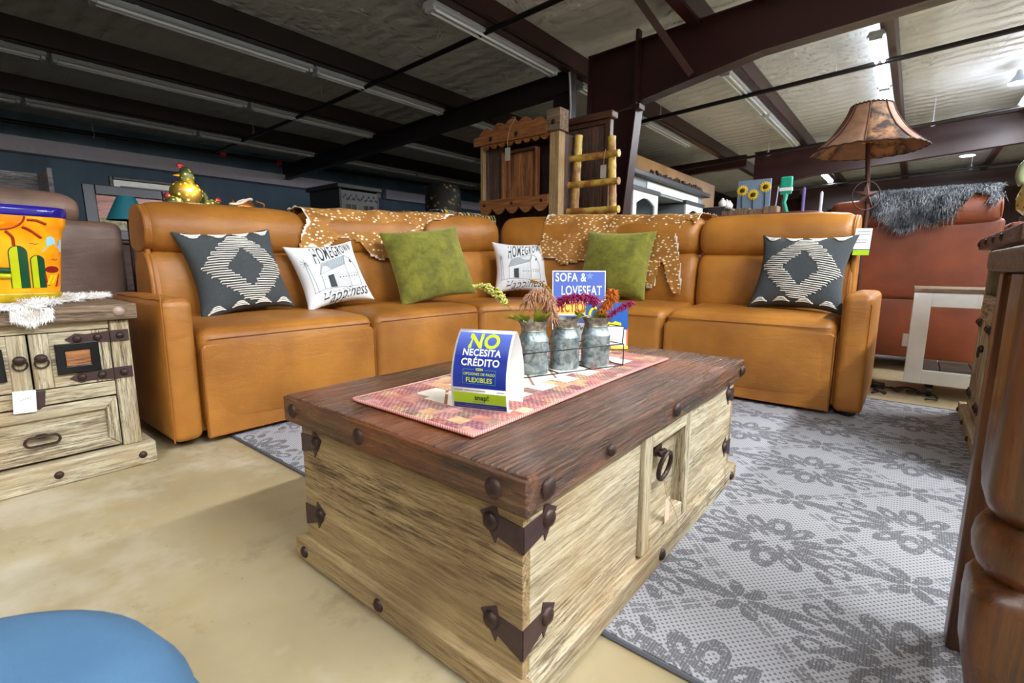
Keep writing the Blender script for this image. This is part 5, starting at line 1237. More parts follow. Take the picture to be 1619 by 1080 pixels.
# ================================================================ RIGHT CONSOLE CABINET
con=T('console_cabinet','weathered cream console with dark top, open niche and slatted doors, right edge','console',(.55,2.9,0),world=True)
k0,k1=2.35,3.50; KF=.295
m_=MB(); m_.soft(.255,.86,k0-.06,k1+.11,.885,.942,r=.006,n=10,k=2); con.p('tabletop',m_,darkwood['y'])
for y in (3.56,3.25,2.98,2.72): nail(con,(.255,y,.915),(-1,0,0),r=.016)
con.p('side_panel',MB().bb(KF,.84,k1-.03,k1,.07,.885),cream['z'],bevel=.003); con.p('side_panel',MB().bb(KF,.84,k0,k0+.03,.07,.885),cream['z'],bevel=.003)
con.p('back_panel',MB().bb(.82,.84,k0+.03,k1-.03,.07,.885),darkwood['z']); con.p('niche_shelf',MB().bb(KF+.004,.82,k0+.03,k1-.03,.635,.655),orangewood['y'])
con.p('niche_divider',MB().bb(KF+.02,.82,2.9,2.93,.655,.885),orangewood['z']); con.p('front_rail',MB().bb(KF-.004,KF+.02,k0+.03,k1-.03,.60,.66),cream['y'],bevel=.003)
con.p('plinth_board',MB().bb(.262,.86,k0-.04,3.545,.011,.075),cream['y'],bevel=.004)
for y in (3.49,3.2,2.9): nail(con,(.262,y,.042),(-1,0,0),r=.013)
for (d0,d1) in ((3.10,3.47),(2.72,3.09)):
    dp=con.p('door',MB().bb(KF+.01,KF+.02,d0,d1,.085,.60),cream['z'])
    con.p('door_stile',MB().bb(KF-.006,KF+.01,d0,d0+.055,.085,.60),cream['z'],parent=dp,bevel=.003); con.p('door_stile',MB().bb(KF-.006,KF+.01,d1-.055,d1,.085,.60),cream['z'],parent=dp,bevel=.003)
    con.p('door_rail',MB().bb(KF-.005,KF+.01,d0+.055,d1-.055,.54,.60),cream['y'],parent=dp,bevel=.003); con.p('door_rail',MB().bb(KF-.005,KF+.01,d0+.055,d1-.055,.085,.145),cream['y'],parent=dp,bevel=.003)
    for q in range(3): con.p('slat',MB().bb(KF-.002,KF+.01,d0+.075+.085*q,d0+.125+.085*q,.145,.54),cream['z'],parent=dp,bevel=.003)
    for (zc) in (.52,.15):
        hp=con.p('hinge_strap',MB().bb(KF-.010,KF-.006,d1-.10,d1+.015,zc-.02,zc+.02),ironplate,parent=dp)
        for yy in (d1-.08,d1-.01): nail(con,(KF-.010,yy,zc),(-1,0,0),r=.015)
    con.p('door_ring',MB().tube([(KF-.022,d0+.03+.02*math.sin(q),.40+.02*math.cos(q)) for q in [2*PI*k/16 for k in range(16)]],.004,6,True),iron,parent=dp,ang=180)
    con.p('door_knob',MB().ell((KF-.014,d0+.03,.42),(.014,.018,.018),12,8),iron,parent=dp)
# ================================================================ NEAR RIGHT TABLE WITH TURNED LEG
nt_=T('sofa_table','dark varnished pine table with chunky turned leg filling the right edge','table',(.5,1.1,0),world=True)
def sqlathe(mb,prof,cx,cy,p=5,n=40,rot=0):
    vs=[]
    for (r,z,pp) in prof:
        for i in range(n):
            a=2*PI*i/n; q=sect(r,a,pp); vs.append((cx+q*math.cos(a+rot),cy+q*math.sin(a+rot),z))
    m=len(prof); return mb.add(vs,[(j*n+i,j*n+(i+1)%n,(j+1)*n+(i+1)%n,(j+1)*n+i) for j in range(m-1) for i in range(n)]+[tuple(range(n-1,-1,-1)),tuple((m-1)*n+i for i in range(n))])
LG=[(.050,.01,2),(.056,.03,2),(.058,.10,2),(.048,.13,2),(.055,.17,2.4),(.068,.24,4),(.070,.30,6),(.069,.335,6),(.064,.352,3.5),(.054,.358,2.4),(.053,.362,2),(.063,.372,2),(.070,.39,2),(.0725,.410,2),(.070,.428,2),(.063,.443,2),(.054,.450,2),(.054,.454,2.2),(.062,.462,3),(.067,.478,5),(.068,.50,9),(.068,.79,9)]
for (x,y) in ((.178,.955),(1.05,.955)):
    m_=MB(); sqlathe(m_,LG,x,y); nt_.p('turned_leg',m_,amber['z'],ang=45)
for (x,y) in ((.160,1.31),(1.05,1.31)): nt_.p('rear_leg',MB().bb(x-.03,x+.03,y-.03,y+.03,0.011 if x<.5 else .0,.79),amber['z'],bevel=.006)
nt_.p('side_stretcher',MB().bb(.145,.180,1.0,1.28,.13,.17),mat('honey_pine',col=C(196,120,36),rough=.25),bevel=.004)
nt_.p('tabletop',MB().soft(.112,1.13,.905,1.37,.792,.832,r=.010,n=8,k=3),darkwood['x'])
nt_.p('apron',MB().bb(.24,.99,.93,.955,.70,.79),amber['x'],bevel=.003)
# ================================================================ BLUE CHAIR CORNER
bluef=mat('blue_upholstery',lambda g:{'Base Color':g.mix(g.noise(g.coord(),9,3),C(52,86,118),C(72,108,138)),'Roughness':.8,'Normal':g.bump(g.noise(g.coord(),180,2),.2,.002)})
bc=T('blue_ottoman','round blue upholstered ottoman blurred in the near left corner','ottoman',(-.585,-.08,0))
bc.p('cushion',MB().lathe([(.0005,.434),(.10,.432),(.17,.422),(.205,.402),(.225,.367),(.23,.325),(.225,.12),(.215,.08),(.0005,.08)],n=48),bluef,ang=180)
bc.p('piping',MB().tube([(.232*math.cos(q),.232*math.sin(q),.325) for q in [2*PI*i/48 for i in range(48)]],.005,6,True),bluef,ang=180)
for q in range(4): bc.p('leg',MB().cyl((.15*math.cos(q*PI/2+.6),.15*math.sin(q*PI/2+.6),0),(.14*math.cos(q*PI/2+.6),.14*math.sin(q*PI/2+.6),.09),.014,.02,12),darkwood['z'])
chip=MB(); chip.ell((-1.02,.155,.003),(.006,.005,.003),8,5); solo('paper_scrap',chip,whitep,'tiny white scrap on the concrete floor left of the coffee table','scrap')
# ================================================================ SHELF CABINET, PANEL, LADDER behind the sofa corner
sh=T('shelf_cabinet','tall rustic open cabinet with scalloped trim and cream corner post behind the sofa','cabinet',(-3.6,4.7,0),world=True)
s0,s1,yf,yb=-4.16,-3.03,4.5,4.95
sh.p('corner_post',MB().bb(s1-.125,s1,yf,yf+.11,0,2.20),wood('tan_post_wood','z',C(150,120,84),C(186,156,112),C(110,84,56),crack=.2),bevel=.006)
sh.p('corner_post',MB().bb(s0,s0+.045,yf,yf+.09,0,2.20),MATS['tan_post_wood'],bevel=.006)
sh.p('post_cap',MB().bb(s1-.145,s1+.03,yf-.035,yf+.13,2.20,2.42),greywood['x'],bevel=.006)
nail(sh,(s1-.055,yf-.036,2.285),(0,-1,0),r=.028)
sh.p('crown_board',MB().bb(s0-.07,s1-.145,yf-.04,yf-.01,2.185,2.285),orangewood['x'],bevel=.005)
for x in (s0+.20,s0+.58): nail(sh,(x,yf-.04,2.24),(0,-1,0),r=.028)
def scallop(x0,x1,zb,zt,n,amp,up=False):
    pts=[]
    for i in range(n*8+1):
        t=i/(n*8); s_=abs(math.sin(t*n*PI))*amp; pts.append((lerp(x0,x1,t),(zt-amp+s_) if up else (zb+amp-s_)))
    return ([(x0,zb)]+pts+[(x1,zb)])[::-1] if up else [(x0,zt)]+pts+[(x1,zt)]
m_=MB(); 
def scb(mb,pts,ybase,other):
    # build from vertical strips so the outline stays clean
    for i in range(len(pts)-1):
        (a0,z0),(a1,z1)=pts[i],pts[i+1]; mb.prism([(a0,min(z0,other)),(a1,min(z1,other)),(a1,max(z1,other)),(a0,max(z0,other))],lambda u,v,h:(u,ybase+h,v),0,.022)
def scpts(x0,x1,z,n,amp,sg): return [(lerp(x0,x1,i/(n*8)),z+sg*abs(math.sin(i/8*PI))*amp) for i in range(n*8+1)]
m_=MB(); scb(m_,[(x,z+.07*math.sin(PI*(x-s0)/(s1-.14-s0))) for x,z in scpts(s0,s1-.14,2.30,5,.05,1)],yf-.02,2.275); sh.p('top_crest',m_,orangewood['x'],smooth=False)
m_=MB(); scb(m_,scpts(s0+.04,s1-.125,2.185,8,.05,-1),yf-.015,2.19); sh.p('upper_scallop',m_,orangewood['x'],smooth=False)
m_=MB(); scb(m_,scpts(s0,s1-.125,1.46,5,.075,-1),yf-.02,1.56); sh.p('middle_scallop',m_,orangewood['x'],smooth=False)
for x in (s0+.08,s0+.5,s0+.92): nail(sh,(x,yf-.02,1.50),(0,-1,0),r=.02)
sh.p('back_panel',MB().bb(s0+.02,s1-.02,yb-.03,yb,0,2.2),purplewood['z'])
sh.p('side_panel',MB().bb(s0+.045,s0+.065,yf+.05,yb-.03,0,2.19),purplewood['z']); sh.p('side_panel',MB().bb(s1-.03,s1-.005,yf+.11,yb-.03,0,2.19),purplewood['z'])
m_=MB(); m_.bb(s0+.065,s0+.27,yf+.10,yf+.12,1.56,2.17); sh.p('inner_board',m_,purplewood['z'])
for x in (s0+.27,s1-.37): sh.p('inner_moulding',MB().bb(x,x+.03,yf+.07,yf+.13,1.56,2.10),orangewood['z'],bevel=.004)
sh.p('inner_moulding',MB().bb(s0+.30,s1-.37,yf+.08,yf+.12,2.08,2.11),darkwood['x'])
sh.p('burnt_panel',MB().bb(s0+.30,s1-.37,yf+.13,yf+.15,1.55,2.08),wood('burnt_pine','z',C(70,46,38),C(196,130,76),C(40,28,26),rough=.4,crack=.5,k=.35),smooth=False)
sh.p('shelf',MB().bb(s0+.05,s1-.03,yf+.02,yb-.03,1.53,1.56),orangewood['x'])
sh.p('shelf',MB().bb(s0+.05,s1-.03,yf+.02,yb-.03,.70,.73),orangewood['x'])
sh.p('top_board',MB().bb(s0,s1-.15,yf+.005,yb,2.19,2.215),darkwood['x'])
tg=T('price_tag','small grey tag hanging by twine from the shelf cabinet crown','tag',(s0+.47,yf-.05,2.0),world=True)
tg.p('card',MB().box((s0+.47,yf-.055,2.035),(.075,.002,.14)),mat('grey_tag',col=C(176,170,164),rough=.6),smooth=False); tg.p('string',MB().tube(crom([(s0+.47,yf-.055,2.10),(s0+.465,yf-.05,2.2),(s0+.50,yf-.045,2.32),(s0+.56,yf-.03,2.41),(s0+.50,yf-.02,2.43)],5,False),.004,5),MATS['twine'],ang=180)
pn=T('wood_door_panel','dark framed wood panel standing between shelf cabinet and maroon column','panel',(-2.96,4.95,0),world=True); pn.e.location=(-3.06,5.15,0); pn.e.scale=(1.03,1,1.02)
pn.p('plank_field',MB().bb(-3.20,-2.73,4.93,4.96,.05,2.33),purplewood['z'],smooth=False)
for (a_,b_,c_,d_) in ((-3.26,-3.20,0,2.36),(-2.73,-2.67,0,2.36),(-3.20,-2.73,2.31,2.36),(-3.20,-2.73,0,.07)): pn.p('frame_bar',MB().bb(a_,b_,4.90,4.98,c_,d_),darkwood['z'],bevel=.006)
pn.p('cornice',MB().bb(-3.30,-2.63,4.86,5.0,2.36,2.43),darkwood['x'],bevel=.01)
bam=mat('bamboo',lambda g:{'Base Color':g.mix(g.ramp(g.noise(g.scale(g.coord(),(1,1,1)),6,4,.6),[(.42,0),(.58,1)]),C(150,98,46),C(206,176,84)),'Roughness':.4})
ld=T('bamboo_ladder','yellow brown bamboo ladder leaning against the dark framed wood panel','ladder',(-2.72,4.66,0),world=True)
def bamb(nm,p0,p1,r):
    p0=Vector(p0);p1=Vector(p1); n=int((p1-p0).length/.16)+1; mb=MB(); pts=[];rs2=[]
    for i in range(n*4+1):
        t=i/(n*4); pts.append(p0.lerp(p1,t)); rs2.append(r*(1.10 if i%4==0 else 1.0))
    mb.tube(pts,r,12,rs=rs2); return ld.p(nm,mb,bam,ang=60)
bamb('rail',(-2.94,4.60,0),(-2.975,4.80,2.19),.042); bamb('rail',(-2.36,4.60,0),(-2.575,4.80,2.12),.040)
for z in (.45,.76,1.07,1.375,1.66,1.94):
    q=z/2.15; bamb('rung',(lerp(-2.98,-3.01,q)-.03,4.56+.2*q,z+.005),(lerp(-2.33,-2.50,q)+.03,4.56+.2*q,z-.005),.034)
tg=T('price_tag','small white tag hanging from the top rung of the bamboo ladder','tag',(-2.60,4.68,1.70),world=True)
tg.p('card',MB().box((-2.60,4.685,1.76),(.065,.002,.13)),mat('grey_tag'),smooth=False); tg.p('string',MB().tube([(-2.60,4.685,1.82),(-2.595,4.69,1.93),(-2.59,4.70,1.98)],.003,5),MATS['twine'],ang=180)
# ================================================================ LEFT BACKGROUND
bs=T('brown_recliner','taupe brown leather recliner behind the nightstand at left','recliner',(-4.0,.3,0),world=True)
bs.p('body',MB().soft(-4.55,-3.62,-.9,.83,.04,1.035,r=.05,puff=(.012,.01,.0),n=10,k=4),brownl)
m_=MB(); sweep(m_,[(.0,1.02),(-.05,1.08),(-.03,1.15),(.05,1.18),(.16,1.175),(.26,1.13),(.28,1.05),(.15,.99)],(-3.70,-.9),(-3.70,.66),(-1,0),.08,.5,0,0,puff=.02); bs.p('headrest_cushion',m_,brownl)
wt=T('console_table','long white topped table behind the left end of the sofa','table',(-3.62,1.5,0),world=True)
wt.p('tabletop',MB().bb(-3.86,-3.38,.93,2.05,1.085,1.112),whitepaint,bevel=.004)
for (x,y) in ((-3.83,.97),(-3.41,.97),(-3.83,2.0),(-3.41,2.0)): wt.p('leg',MB().bb(x-.02,x+.02,y-.02,y+.02,0,1.085),whitepaint)
ro=T('mosaic_chicken_lamp','glowing mosaic glass chicken lamp with small hens on the white table','lamp',(-3.66,1.2,1.112))
def m_mos(g):
    c=g.coord(); v=g.vor(c,34); gl=g.ramp(v,[(.16,1),(.30,0)]); n=g.noise(c,20,2)
    return {'Base Color':g.mix(gl,g.mix(n,C(40,52,26),C(140,110,30)),C(250,200,90)),'Roughness':.25,'Emission Color':g.mix(gl,(0,0,0),(1,.62,.16)),'Emission Strength':g.ramp(c.g.noise(c,5,2),[(.3,.6),(.7,1)])*2.2}
mos=mat('mosaic_glass',m_mos); mosd=mat('dim_mosaic_glass',lambda g:{'Base Color':g.mix(g.ramp(g.vor(g.coord(),40),[(.15,1),(.28,0)]),C(52,64,34),C(190,170,90)),'Roughness':.3})
ro.p('body',MB().ell((0,-.01,.135),(.075,.095,.075),20,12),mos,ang=180); ro.p('head',MB().ell((0,.0,.235),(.042,.045,.062),16,10),mosd,ang=180)
ro.p('neck',MB().cyl((0,0,.15),(0,0,.23),.05,.036,14),mos,ang=180); ro.p('tail',MB().tube([(0,.05,.16),(0,.09,.14),(0,.105,.09),(0,.108,.02)],.018,8),mosd,ang=180)
ro.p('comb',MB().ell((0,-.03,.298),(.010,.022,.018),10,6),mat('dark_red_glass',col=C(120,20,24),rough=.3),ang=180); ro.p('beak',MB().cyl((0,-.04,.24),(0,-.075,.235),.012,.002,8),brass); ro.p('pedestal',MB().cyl((0,0,0),(0,0,.07),.03,.035,12),MATS['brass'],ang=60)
ro.p('leg',MB().cyl((.0,.03,0),(.0,.03,.08),.012,n=8),brass)
ga=bpy.data.lights.new('lamp_glow','POINT'); ga.energy=4; ga.color=(1,.7,.3); ga.shadow_soft_size=.03; go=bpy.data.objects.new('lamp_glow',ga); COL.objects.link(go); go.parent=ro.e; go.location=(.11,0,.16)
for (dy,lab) in ((-.095,'small mosaic glass hen left of the glowing chicken lamp'),(.125,'small mosaic glass hen right of the glowing chicken lamp')):
    h_=T('mosaic_hen',lab,'figurine',(-3.62,1.2+dy,1.112)); h_.p('body',MB().ell((0,0,.052),(.04,.058,.052),16,10),mosd,ang=180); h_.p('head',MB().ell((0,.035*(1 if dy>0 else -1),.098),(.018,.02,.022),10,8),MATS['dark_red_glass'],ang=180)
cp=T('copper_pot','tilted copper pitcher with a white rope round its rim on the white table','pitcher',(-3.66,1.56,1.112))
copper=mat('copper',col=C(170,104,48),rough=.3,metal=.7)
R_=Euler((.35,0,0)).to_matrix().to_4x4(); cp.p('body',MB().lathe([(.0005,.0),(.05,.0),(.075,.03),(.07,.075),(.055,.10),(.052,.10),(.066,.07),(.07,.03),(.0005,.008)],(0,0,.015),24,M=R_),copper,ang=50)
cp.p('handle',MB().tube([(0,.055,.045),(0,.11,.07),(0,.115,.11),(0,.06,.125)],.006,8),copper,ang=180)
cp.p('rope',MB().tube([tuple(R_@Vector((.062*math.cos(q),.062*math.sin(q)*1.15,.118+.006*math.sin(q*3)))) for q in [2*PI*i/30 for i in range(30)]],.008,7,True),mat('white_rope',col=C(214,206,200),rough=.9),ang=180)
cp.p('spout',MB().tube([(0,-.05,.06),(0,-.085,.10),(0,-.10,.135)],.01,8,rs=[.02,.014,.006]),mat('dark_copper',col=C(60,36,26),rough=.4,metal=.5),ang=180)
# dresser + framed pictures against the blue wall area
dz=T('long_dresser','long dark dresser under the framed pictures at left','dresser',(-5.9,1.2,0),world=True)
dz.p('carcass',MB().bb(-6.3,-5.45,-.2,2.5,0,.97),darkwood['y'],bevel=.006); dz.p('top_board',MB().bb(-6.33,-5.42,-.24,2.54,.97,1.0),darkwood['y'],bevel=.006)
for k in range(3): dz.p('drawer_front',MB().bb(-5.449,-5.43,-.12+.86*k,.68+.86*k,.55,.92),darkwood['y'],bevel=.006)
def m_pic(g):
    c=g.coord(); x,y,z=g.xyz(c); n=g.noise(g.scale(c,(1,2.5,9)),3,4,.6); 
    sky=g.ramp(n,[(.3,C(70,54,80)),(.5,C(190,120,100)),(.7,C(80,80,110))]); gr=g.ramp(g.noise(c,22,3),[(.4,C(36,44,20)),(.6,C(160,140,40))])
    return {'Base Color':g.mix(z.gt(.19),gr,sky),'Roughness':.2}
def picture(lab,loc,w,h,fw_,fm,inner,lean=.12,matc=None):
    t=T('framed_picture',lab,'picture',loc,rz=PI/2); R=Euler((-lean,0,0)).to_matrix().to_4x4()
    for (a_,b_,c_,d_) in ((-w/2,-w/2+fw_,0,h),(w/2-fw_,w/2,0,h),(-w/2+fw_,w/2-fw_,0,fw_),(-w/2+fw_,w/2-fw_,h-fw_,h)): t.p('frame_bar',MB().bb(a_,b_,-.03,0,c_,d_,M=R),fm,bevel=.006)
    t.p('picture_sheet',MB().bb(-w/2+fw_,w/2-fw_,-.012,-.004,fw_,h-fw_,M=R),inner,smooth=False)
    if matc: 
        for (a_,b_,c_,d_) in ((-w/2+fw_,-w/2+fw_+.05,fw_,h-fw_),(w/2-fw_-.05,w/2-fw_,fw_,h-fw_),(-w/2+fw_+.05,w/2-fw_-.05,h-fw_-.05,h-fw_)): t.p('mat_border',MB().bb(a_,b_,-.016,-.012,c_,d_,M=R),matc,smooth=False)
navyf=mat('navy_black_frame',col=C(24,30,44),rough=.3)
picture('dark framed sunset lake picture behind the taupe recliner',(-5.50,1.35,1.0),.66,.47,.085,navyf,mat('sunset_painting',m_pic))
picture('black framed picture with white mat behind the sunset picture',(-5.8,1.66,1.0),.76,.60,.03,mat('black_frame',col=C(20,18,20),rough=.4),mat('dark_print_sheet',col=C(52,56,60),rough=.3),matc=mat('white_mat',col=C(206,206,200),rough=.7))
tl=T('table_lamp','teal cone shaded lamp beside the left end of the sofa back','lamp',(-4.75,1.13,-.0)); tl.e.scale=(.9,.9,.955)
tl.p('shade',MB().lathe([(.15,1.18),(.06,1.37),(.055,1.37),(.145,1.18)],n=28),mat('teal_shade',col=C(16,104,118),rough=.6),ang=50); tl.p('stem',MB().cyl((0,0,.02),(0,0,1.36),.012,n=10),iron,ang=60); tl.p('base',MB().cyl((0,0,0),(0,0,.03),.12,n=24),iron,ang=60)
ch=T('grey_plank_crate','grey plank sided open crate far left above the recliner','crate',(-5.75,.50,1.0)); gp=woodset('grey_plank_wood',base=C(92,88,92),light=C(140,134,136),dark=C(40,40,46))
for (a_,b_,c_,d_,e_,f_) in ((-.2,.25,-.42,-.39,0,.56),(-.2,.25,.31,.34,0,.56),(-.22,-.2,-.42,.34,0,.56),(.23,.25,-.39,.31,0,.28)): ch.p('side_board',MB().bb(a_,b_,c_,d_,e_,f_),gp['y'])
ch.p('bottom_board',MB().bb(-.2,.25,-.39,.31,.0,.02),gp['y'])
wb=T('wire_basket','white metal basket in front of the grey plank crate, far left','basket',(-5.15,.46,0))
wb.p('tray',MB().soft(-.12,.12,-.22,.2,1.12,1.24,r=.03),whitepaint); wb.p('handle',MB().tube([(0,-.18,1.24),(0,-.1,1.33),(0,.02,1.33),(0,.08,1.24)],.01,6),whitepaint,ang=180); wb.p('pedestal',MB().cyl((0,0,0),(0,0,1.13),.05,n=12),iron,ang=60)
# dark glazed cabinet
gc=T('glass_cabinet','black two door glass cabinet standing before the blue wall, left of centre','cabinet',(-6.4,4.0,0),world=True)
gx0,gx1,gy0,gy1=-6.75,-6.0,3.74,4.36; bkw=mat('black_painted_wood',col=C(38,40,44),rough=.4)
gc.p('side_panel',MB().bb(gx0,gx1,gy0,gy0+.03,0,1.80),bkw); gc.p('side_panel',MB().bb(gx0,gx1,gy1-.03,gy1,0,1.80),bkw); gc.p('back_panel',MB().bb(gx0,gx0+.02,gy0,gy1,0,1.8),bkw); gc.p('cornice',MB().bb(gx0-.04,gx1+.04,gy0-.04,gy1+.04,1.80,1.86),bkw,bevel=.01)
grf=mat('grey_carved_wood',col=C(92,94,96),rough=.5)
for k,(d0,d1) in enumerate(((gy0+.03,(gy0+gy1)/2),((gy0+gy1)/2,gy1-.03))):
    dp=gc.p('door',MB().bb(gx1-.02,gx1,d0,d0+.06,.05,1.78),grf); gc.p('door_stile',MB().bb(gx1-.02,gx1,d1-.06,d1,.05,1.78),grf,parent=dp); gc.p('door_rail',MB().bb(gx1-.02,gx1,d0+.06,d1-.06,1.60,1.78),grf,parent=dp); gc.p('door_rail',MB().bb(gx1-.02,gx1,d0+.06,d1-.06,.05,.9),grf,parent=dp)
    gl=gc.p('glass_pane',MB().bb(gx1-.012,gx1-.008,d0+.06,d1-.06,.9,1.60),mat('dark_glass',col=C(16,20,24),rough=.08),parent=dp); gc.p('glazing_bar',MB().bb(gx1-.008,gx1,(d0+d1)/2-.008,(d0+d1)/2+.008,.9,1.6),grf,parent=dp)
    cv=MB()
    for q in range(10): cv.ell((gx1+.004,d0+.03+.028*q,1.69+.03*math.sin(q*2)),(.006,.012,.016),8,6)
    gc.p('carving',cv,bkw,parent=dp,ang=180,label='scrolled dark carving')
fm=T('filigree_lantern','tall dark pierced metal lantern beyond the plaid blanket','lantern',(-6.0,5.6,0)); fb=MB()
fm.p('column',MB().cyl((0,0,0),(0,0,1.45),.16,n=16),bkw,ang=60); fm.p('shade',MB().lathe([(.30,1.42),(.30,1.50),(.28,1.98),(.24,2.04),(.05,2.1)],n=24),mat('pierced_metal',lambda g:{'Base Color':g.mix(g.ramp(g.vor(g.coord(),12),[(.22,1),(.34,0)]),C(22,20,22),C(128,112,60)),'Roughness':.5}),ang=50)
bk=T('black_recliner','black leather recliner back behind the sofa corner','recliner',(-4.3,3.4,0),world=True)
bk.p('backrest',MB().soft(-4.60,-4.22,2.85,4.05,.5,1.26,r=.07,puff=(.01,.01,.02),n=8,k=4),blackl); bk.p('seat',MB().soft(-5.2,-4.55,2.85,4.05,0,.5,r=.06),blackl)
def m_plaid(g):
    x,y,z=g.xyz(g.geopos()); a=((y/.11).fract()); b=(((x+z)/.10).fract()); 
    col=g.mix(a.lt(.35),C(30,38,52),C(214,178,50)); col=g.mix(b.lt(.30)*.6,col,C(20,22,28)); col=g.mix(((y/.11+.4).fract().lt(.1)).max((((x+z)/.1+.5).fract()).lt(.1))*.8,col,C(220,220,214)); return {'Base Color':col,'Roughness':.9}
pl=MB(); P_=[(-3.86,.8),(-3.85,1.05),(-3.84,1.19),(-3.88,1.235),(-3.98,1.25),(-4.12,1.24),(-4.17,1.18),(-4.18,1.0)]; vs=[];cr_=crom([Vector((a,b,0)) for a,b in P_],4,False)
for j,p in enumerate(cr_):
    for i in range(25): 
        y=3.56+.86*i/24; vs.append((p.x+.012*mnoise.noise(Vector((y*6,p.y*4,0))),y,p.y+.125+.022*mnoise.noise(Vector((y*5,j*.3,2)))))
pl.add(vs,[(j*25+i,j*25+i+1,(j+1)*25+i+1,(j+1)*25+i) for j in range(len(cr_)-1) for i in range(24)])
o=solo('plaid_blanket',pl,mat('plaid_wool',m_plaid),'black, yellow and white plaid blanket folded behind the sofa corner','blanket',ang=180); so=o.modifiers.new('t','SOLIDIFY'); so.thickness=.014
# blanket support chair
sc_=T('side_chair','dark upholstered chair under the plaid blanket','chair',(-4.0,3.55,0),world=True); sc_.p('backrest',MB().soft(-4.11,-3.90,3.55,4.43,.4,1.335,r=.05),blackl); sc_.p('base',MB().soft(-4.11,-3.90,3.55,4.43,.0,.4,r=.02),blackl)
# ================================================================ RIGHT BACKGROUND
hu=T('media_hutch','long grey and white media hutch with glass doors beyond the maroon column','hutch',(-3.9,9.1,0),world=True)
gw=mat('grey_blue_paint',col=C(132,142,150),rough=.5); dk=mat('dark_slate_paint',col=C(52,54,62),rough=.45)
hu.p('crown',MB().bb(-4.3,-3.5,7.25,10.95,2.22,2.30),dk,bevel=.01); hu.p('bridge_board',MB().bb(-4.2,-3.62,7.4,10.8,2.02,2.22),gw); hu.p('white_fascia',MB().bb(-3.62,-3.60,8.0,10.5,2.06,2.19),whitepaint)
for (y0,y1) in ((7.42,8.40),(9.75,10.72)):
    hu.p('tower_back',MB().bb(-4.2,-4.17,y0,y1,.0,2.02),gw); hu.p('tower_side',MB().bb(-4.17,-3.60,y0,y0+.04,.0,2.02),gw); hu.p('tower_side',MB().bb(-4.17,-3.60,y1-.04,y1,.0,2.02),gw)
    hu.p('tower_cap',MB().bb(-4.25,-3.55,y0-.05,y1+.05,1.99,2.06),dk)
    dp=hu.p('tower_door',MB().bb(-3.6,-3.57,y0,y0+.13,.9,1.99),whitepaint); hu.p('door_stile',MB().bb(-3.6,-3.57,y1-.13,y1,.9,1.99),whitepaint,parent=dp)
    ar=MB(); n=10
    for i in range(n):
        t0,t1=i/n,(i+1)/n; f_=lambda t:1.80+.10*math.sin(PI*t); yy=lambda t:lerp(y0+.13,y1-.13,t); ar.prism([(yy(t0),f_(t0)),(yy(t1),f_(t1)),(yy(t1),1.99),(yy(t0),1.99)],lambda u,v,h:(-3.6+h,u,v),0,.03)
    hu.p('arched_rail',ar,whitepaint,parent=dp,smooth=False); hu.p('tower_shelf',MB().bb(-4.17,-3.62,y0+.04,y1-.04,1.50,1.53),whitepaint); hu.p('lower_door',MB().bb(-3.6,-3.57,y0+.13,y1-.13,.0,.9),whitepaint)
hu.p('media_base',MB().bb(-4.2,-3.6,8.4,9.75,0,.7),gw)
tv=T('television','dark flat television inside the grey hutch','television',(-3.8,9.08,.7),world=True); tv.p('screen_panel',MB().soft(-3.80,-3.75,8.44,9.72,.80,1.74,r=.01),mat('tv_screen',col=C(16,26,36),rough=.12)); tv.p('foot',MB().bb(-3.9,-3.66,8.9,9.25,.7,.82),blackp)
gar=MB(); r5=random.Random(9)
for k in range(120): gar.ell((-3.62+r5.uniform(-.08,.04),8.2+2.5*k/120,2.32+r5.random()*.07),(.03*r5.uniform(.5,1.2),.04,.03),6,4,rot=(r5.random()*3,0,r5.random()*3))
solo('pinecone_garland',gar,mat('garland_brown',col=C(66,50,44),rough=.8),'dark garland lying along the top of the grey hutch','garland',kind='stuff',ang=180,doubles=False)
tanw=solo('tan_partition',MB().bb(-5.1,-5.0,9.5,16,0,3.22),mat('tan_slat_wall',m_wall(C(170,128,84),C(198,156,108))),'tan ribbed wood partition behind the grey hutch','partition',smooth=False)
sks=T('display_shelf','dark open shelf unit with knick knacks right of the hutch','shelf',(-3.5,11.3,0),world=True)
for y in (10.98,11.4,11.85): sks.p('upright',MB().bb(-3.8,-3.2,y-.02,y+.02,0,2.02),dsteel)
for z in (1.2,1.6,2.02): sks.p('shelf_board',MB().bb(-3.8,-3.18,10.96,11.87,z-.02,z+.01),gp['y'])
for k,(y,z,c_) in enumerate(((11.15,1.61,(90,170,160)),(11.6,1.61,(190,90,70)),(11.2,2.03,(214,210,200)),(11.5,2.03,(206,200,190)),(11.7,2.03,(196,196,200)),(11.25,1.21,(120,140,160)))):
    t=T('ceramic_jar',['teal ceramic on the shelf unit right of the hutch','red ceramic on the shelf unit right of the hutch','pale skull ornament at the left of the shelf top','pale skull ornament in the middle of the shelf top','grey skull ornament at the right of the shelf top','blue grey ceramic low on the shelf unit right of the hutch'][k],'ornament',(-3.32,y,z)); t.p('body',MB().lathe([(.03,0),(.07,.04),(.08,.10),(.05,.15),(.03,.17),(.02,.17)],n=14),mat('ornament_%d'%k,col=C(*c_),rough=.4),ang=60)
    t.p('lid',MB().ell((0,0,.18),(.03,.03,.02),10,6),MATS['ornament_%d'%k],ang=180)
sf=T('sunflower_sign','grey blue painted board with three yellow sunflowers, beyond the hutch','sign',(-2.18,9.05,0),world=True)
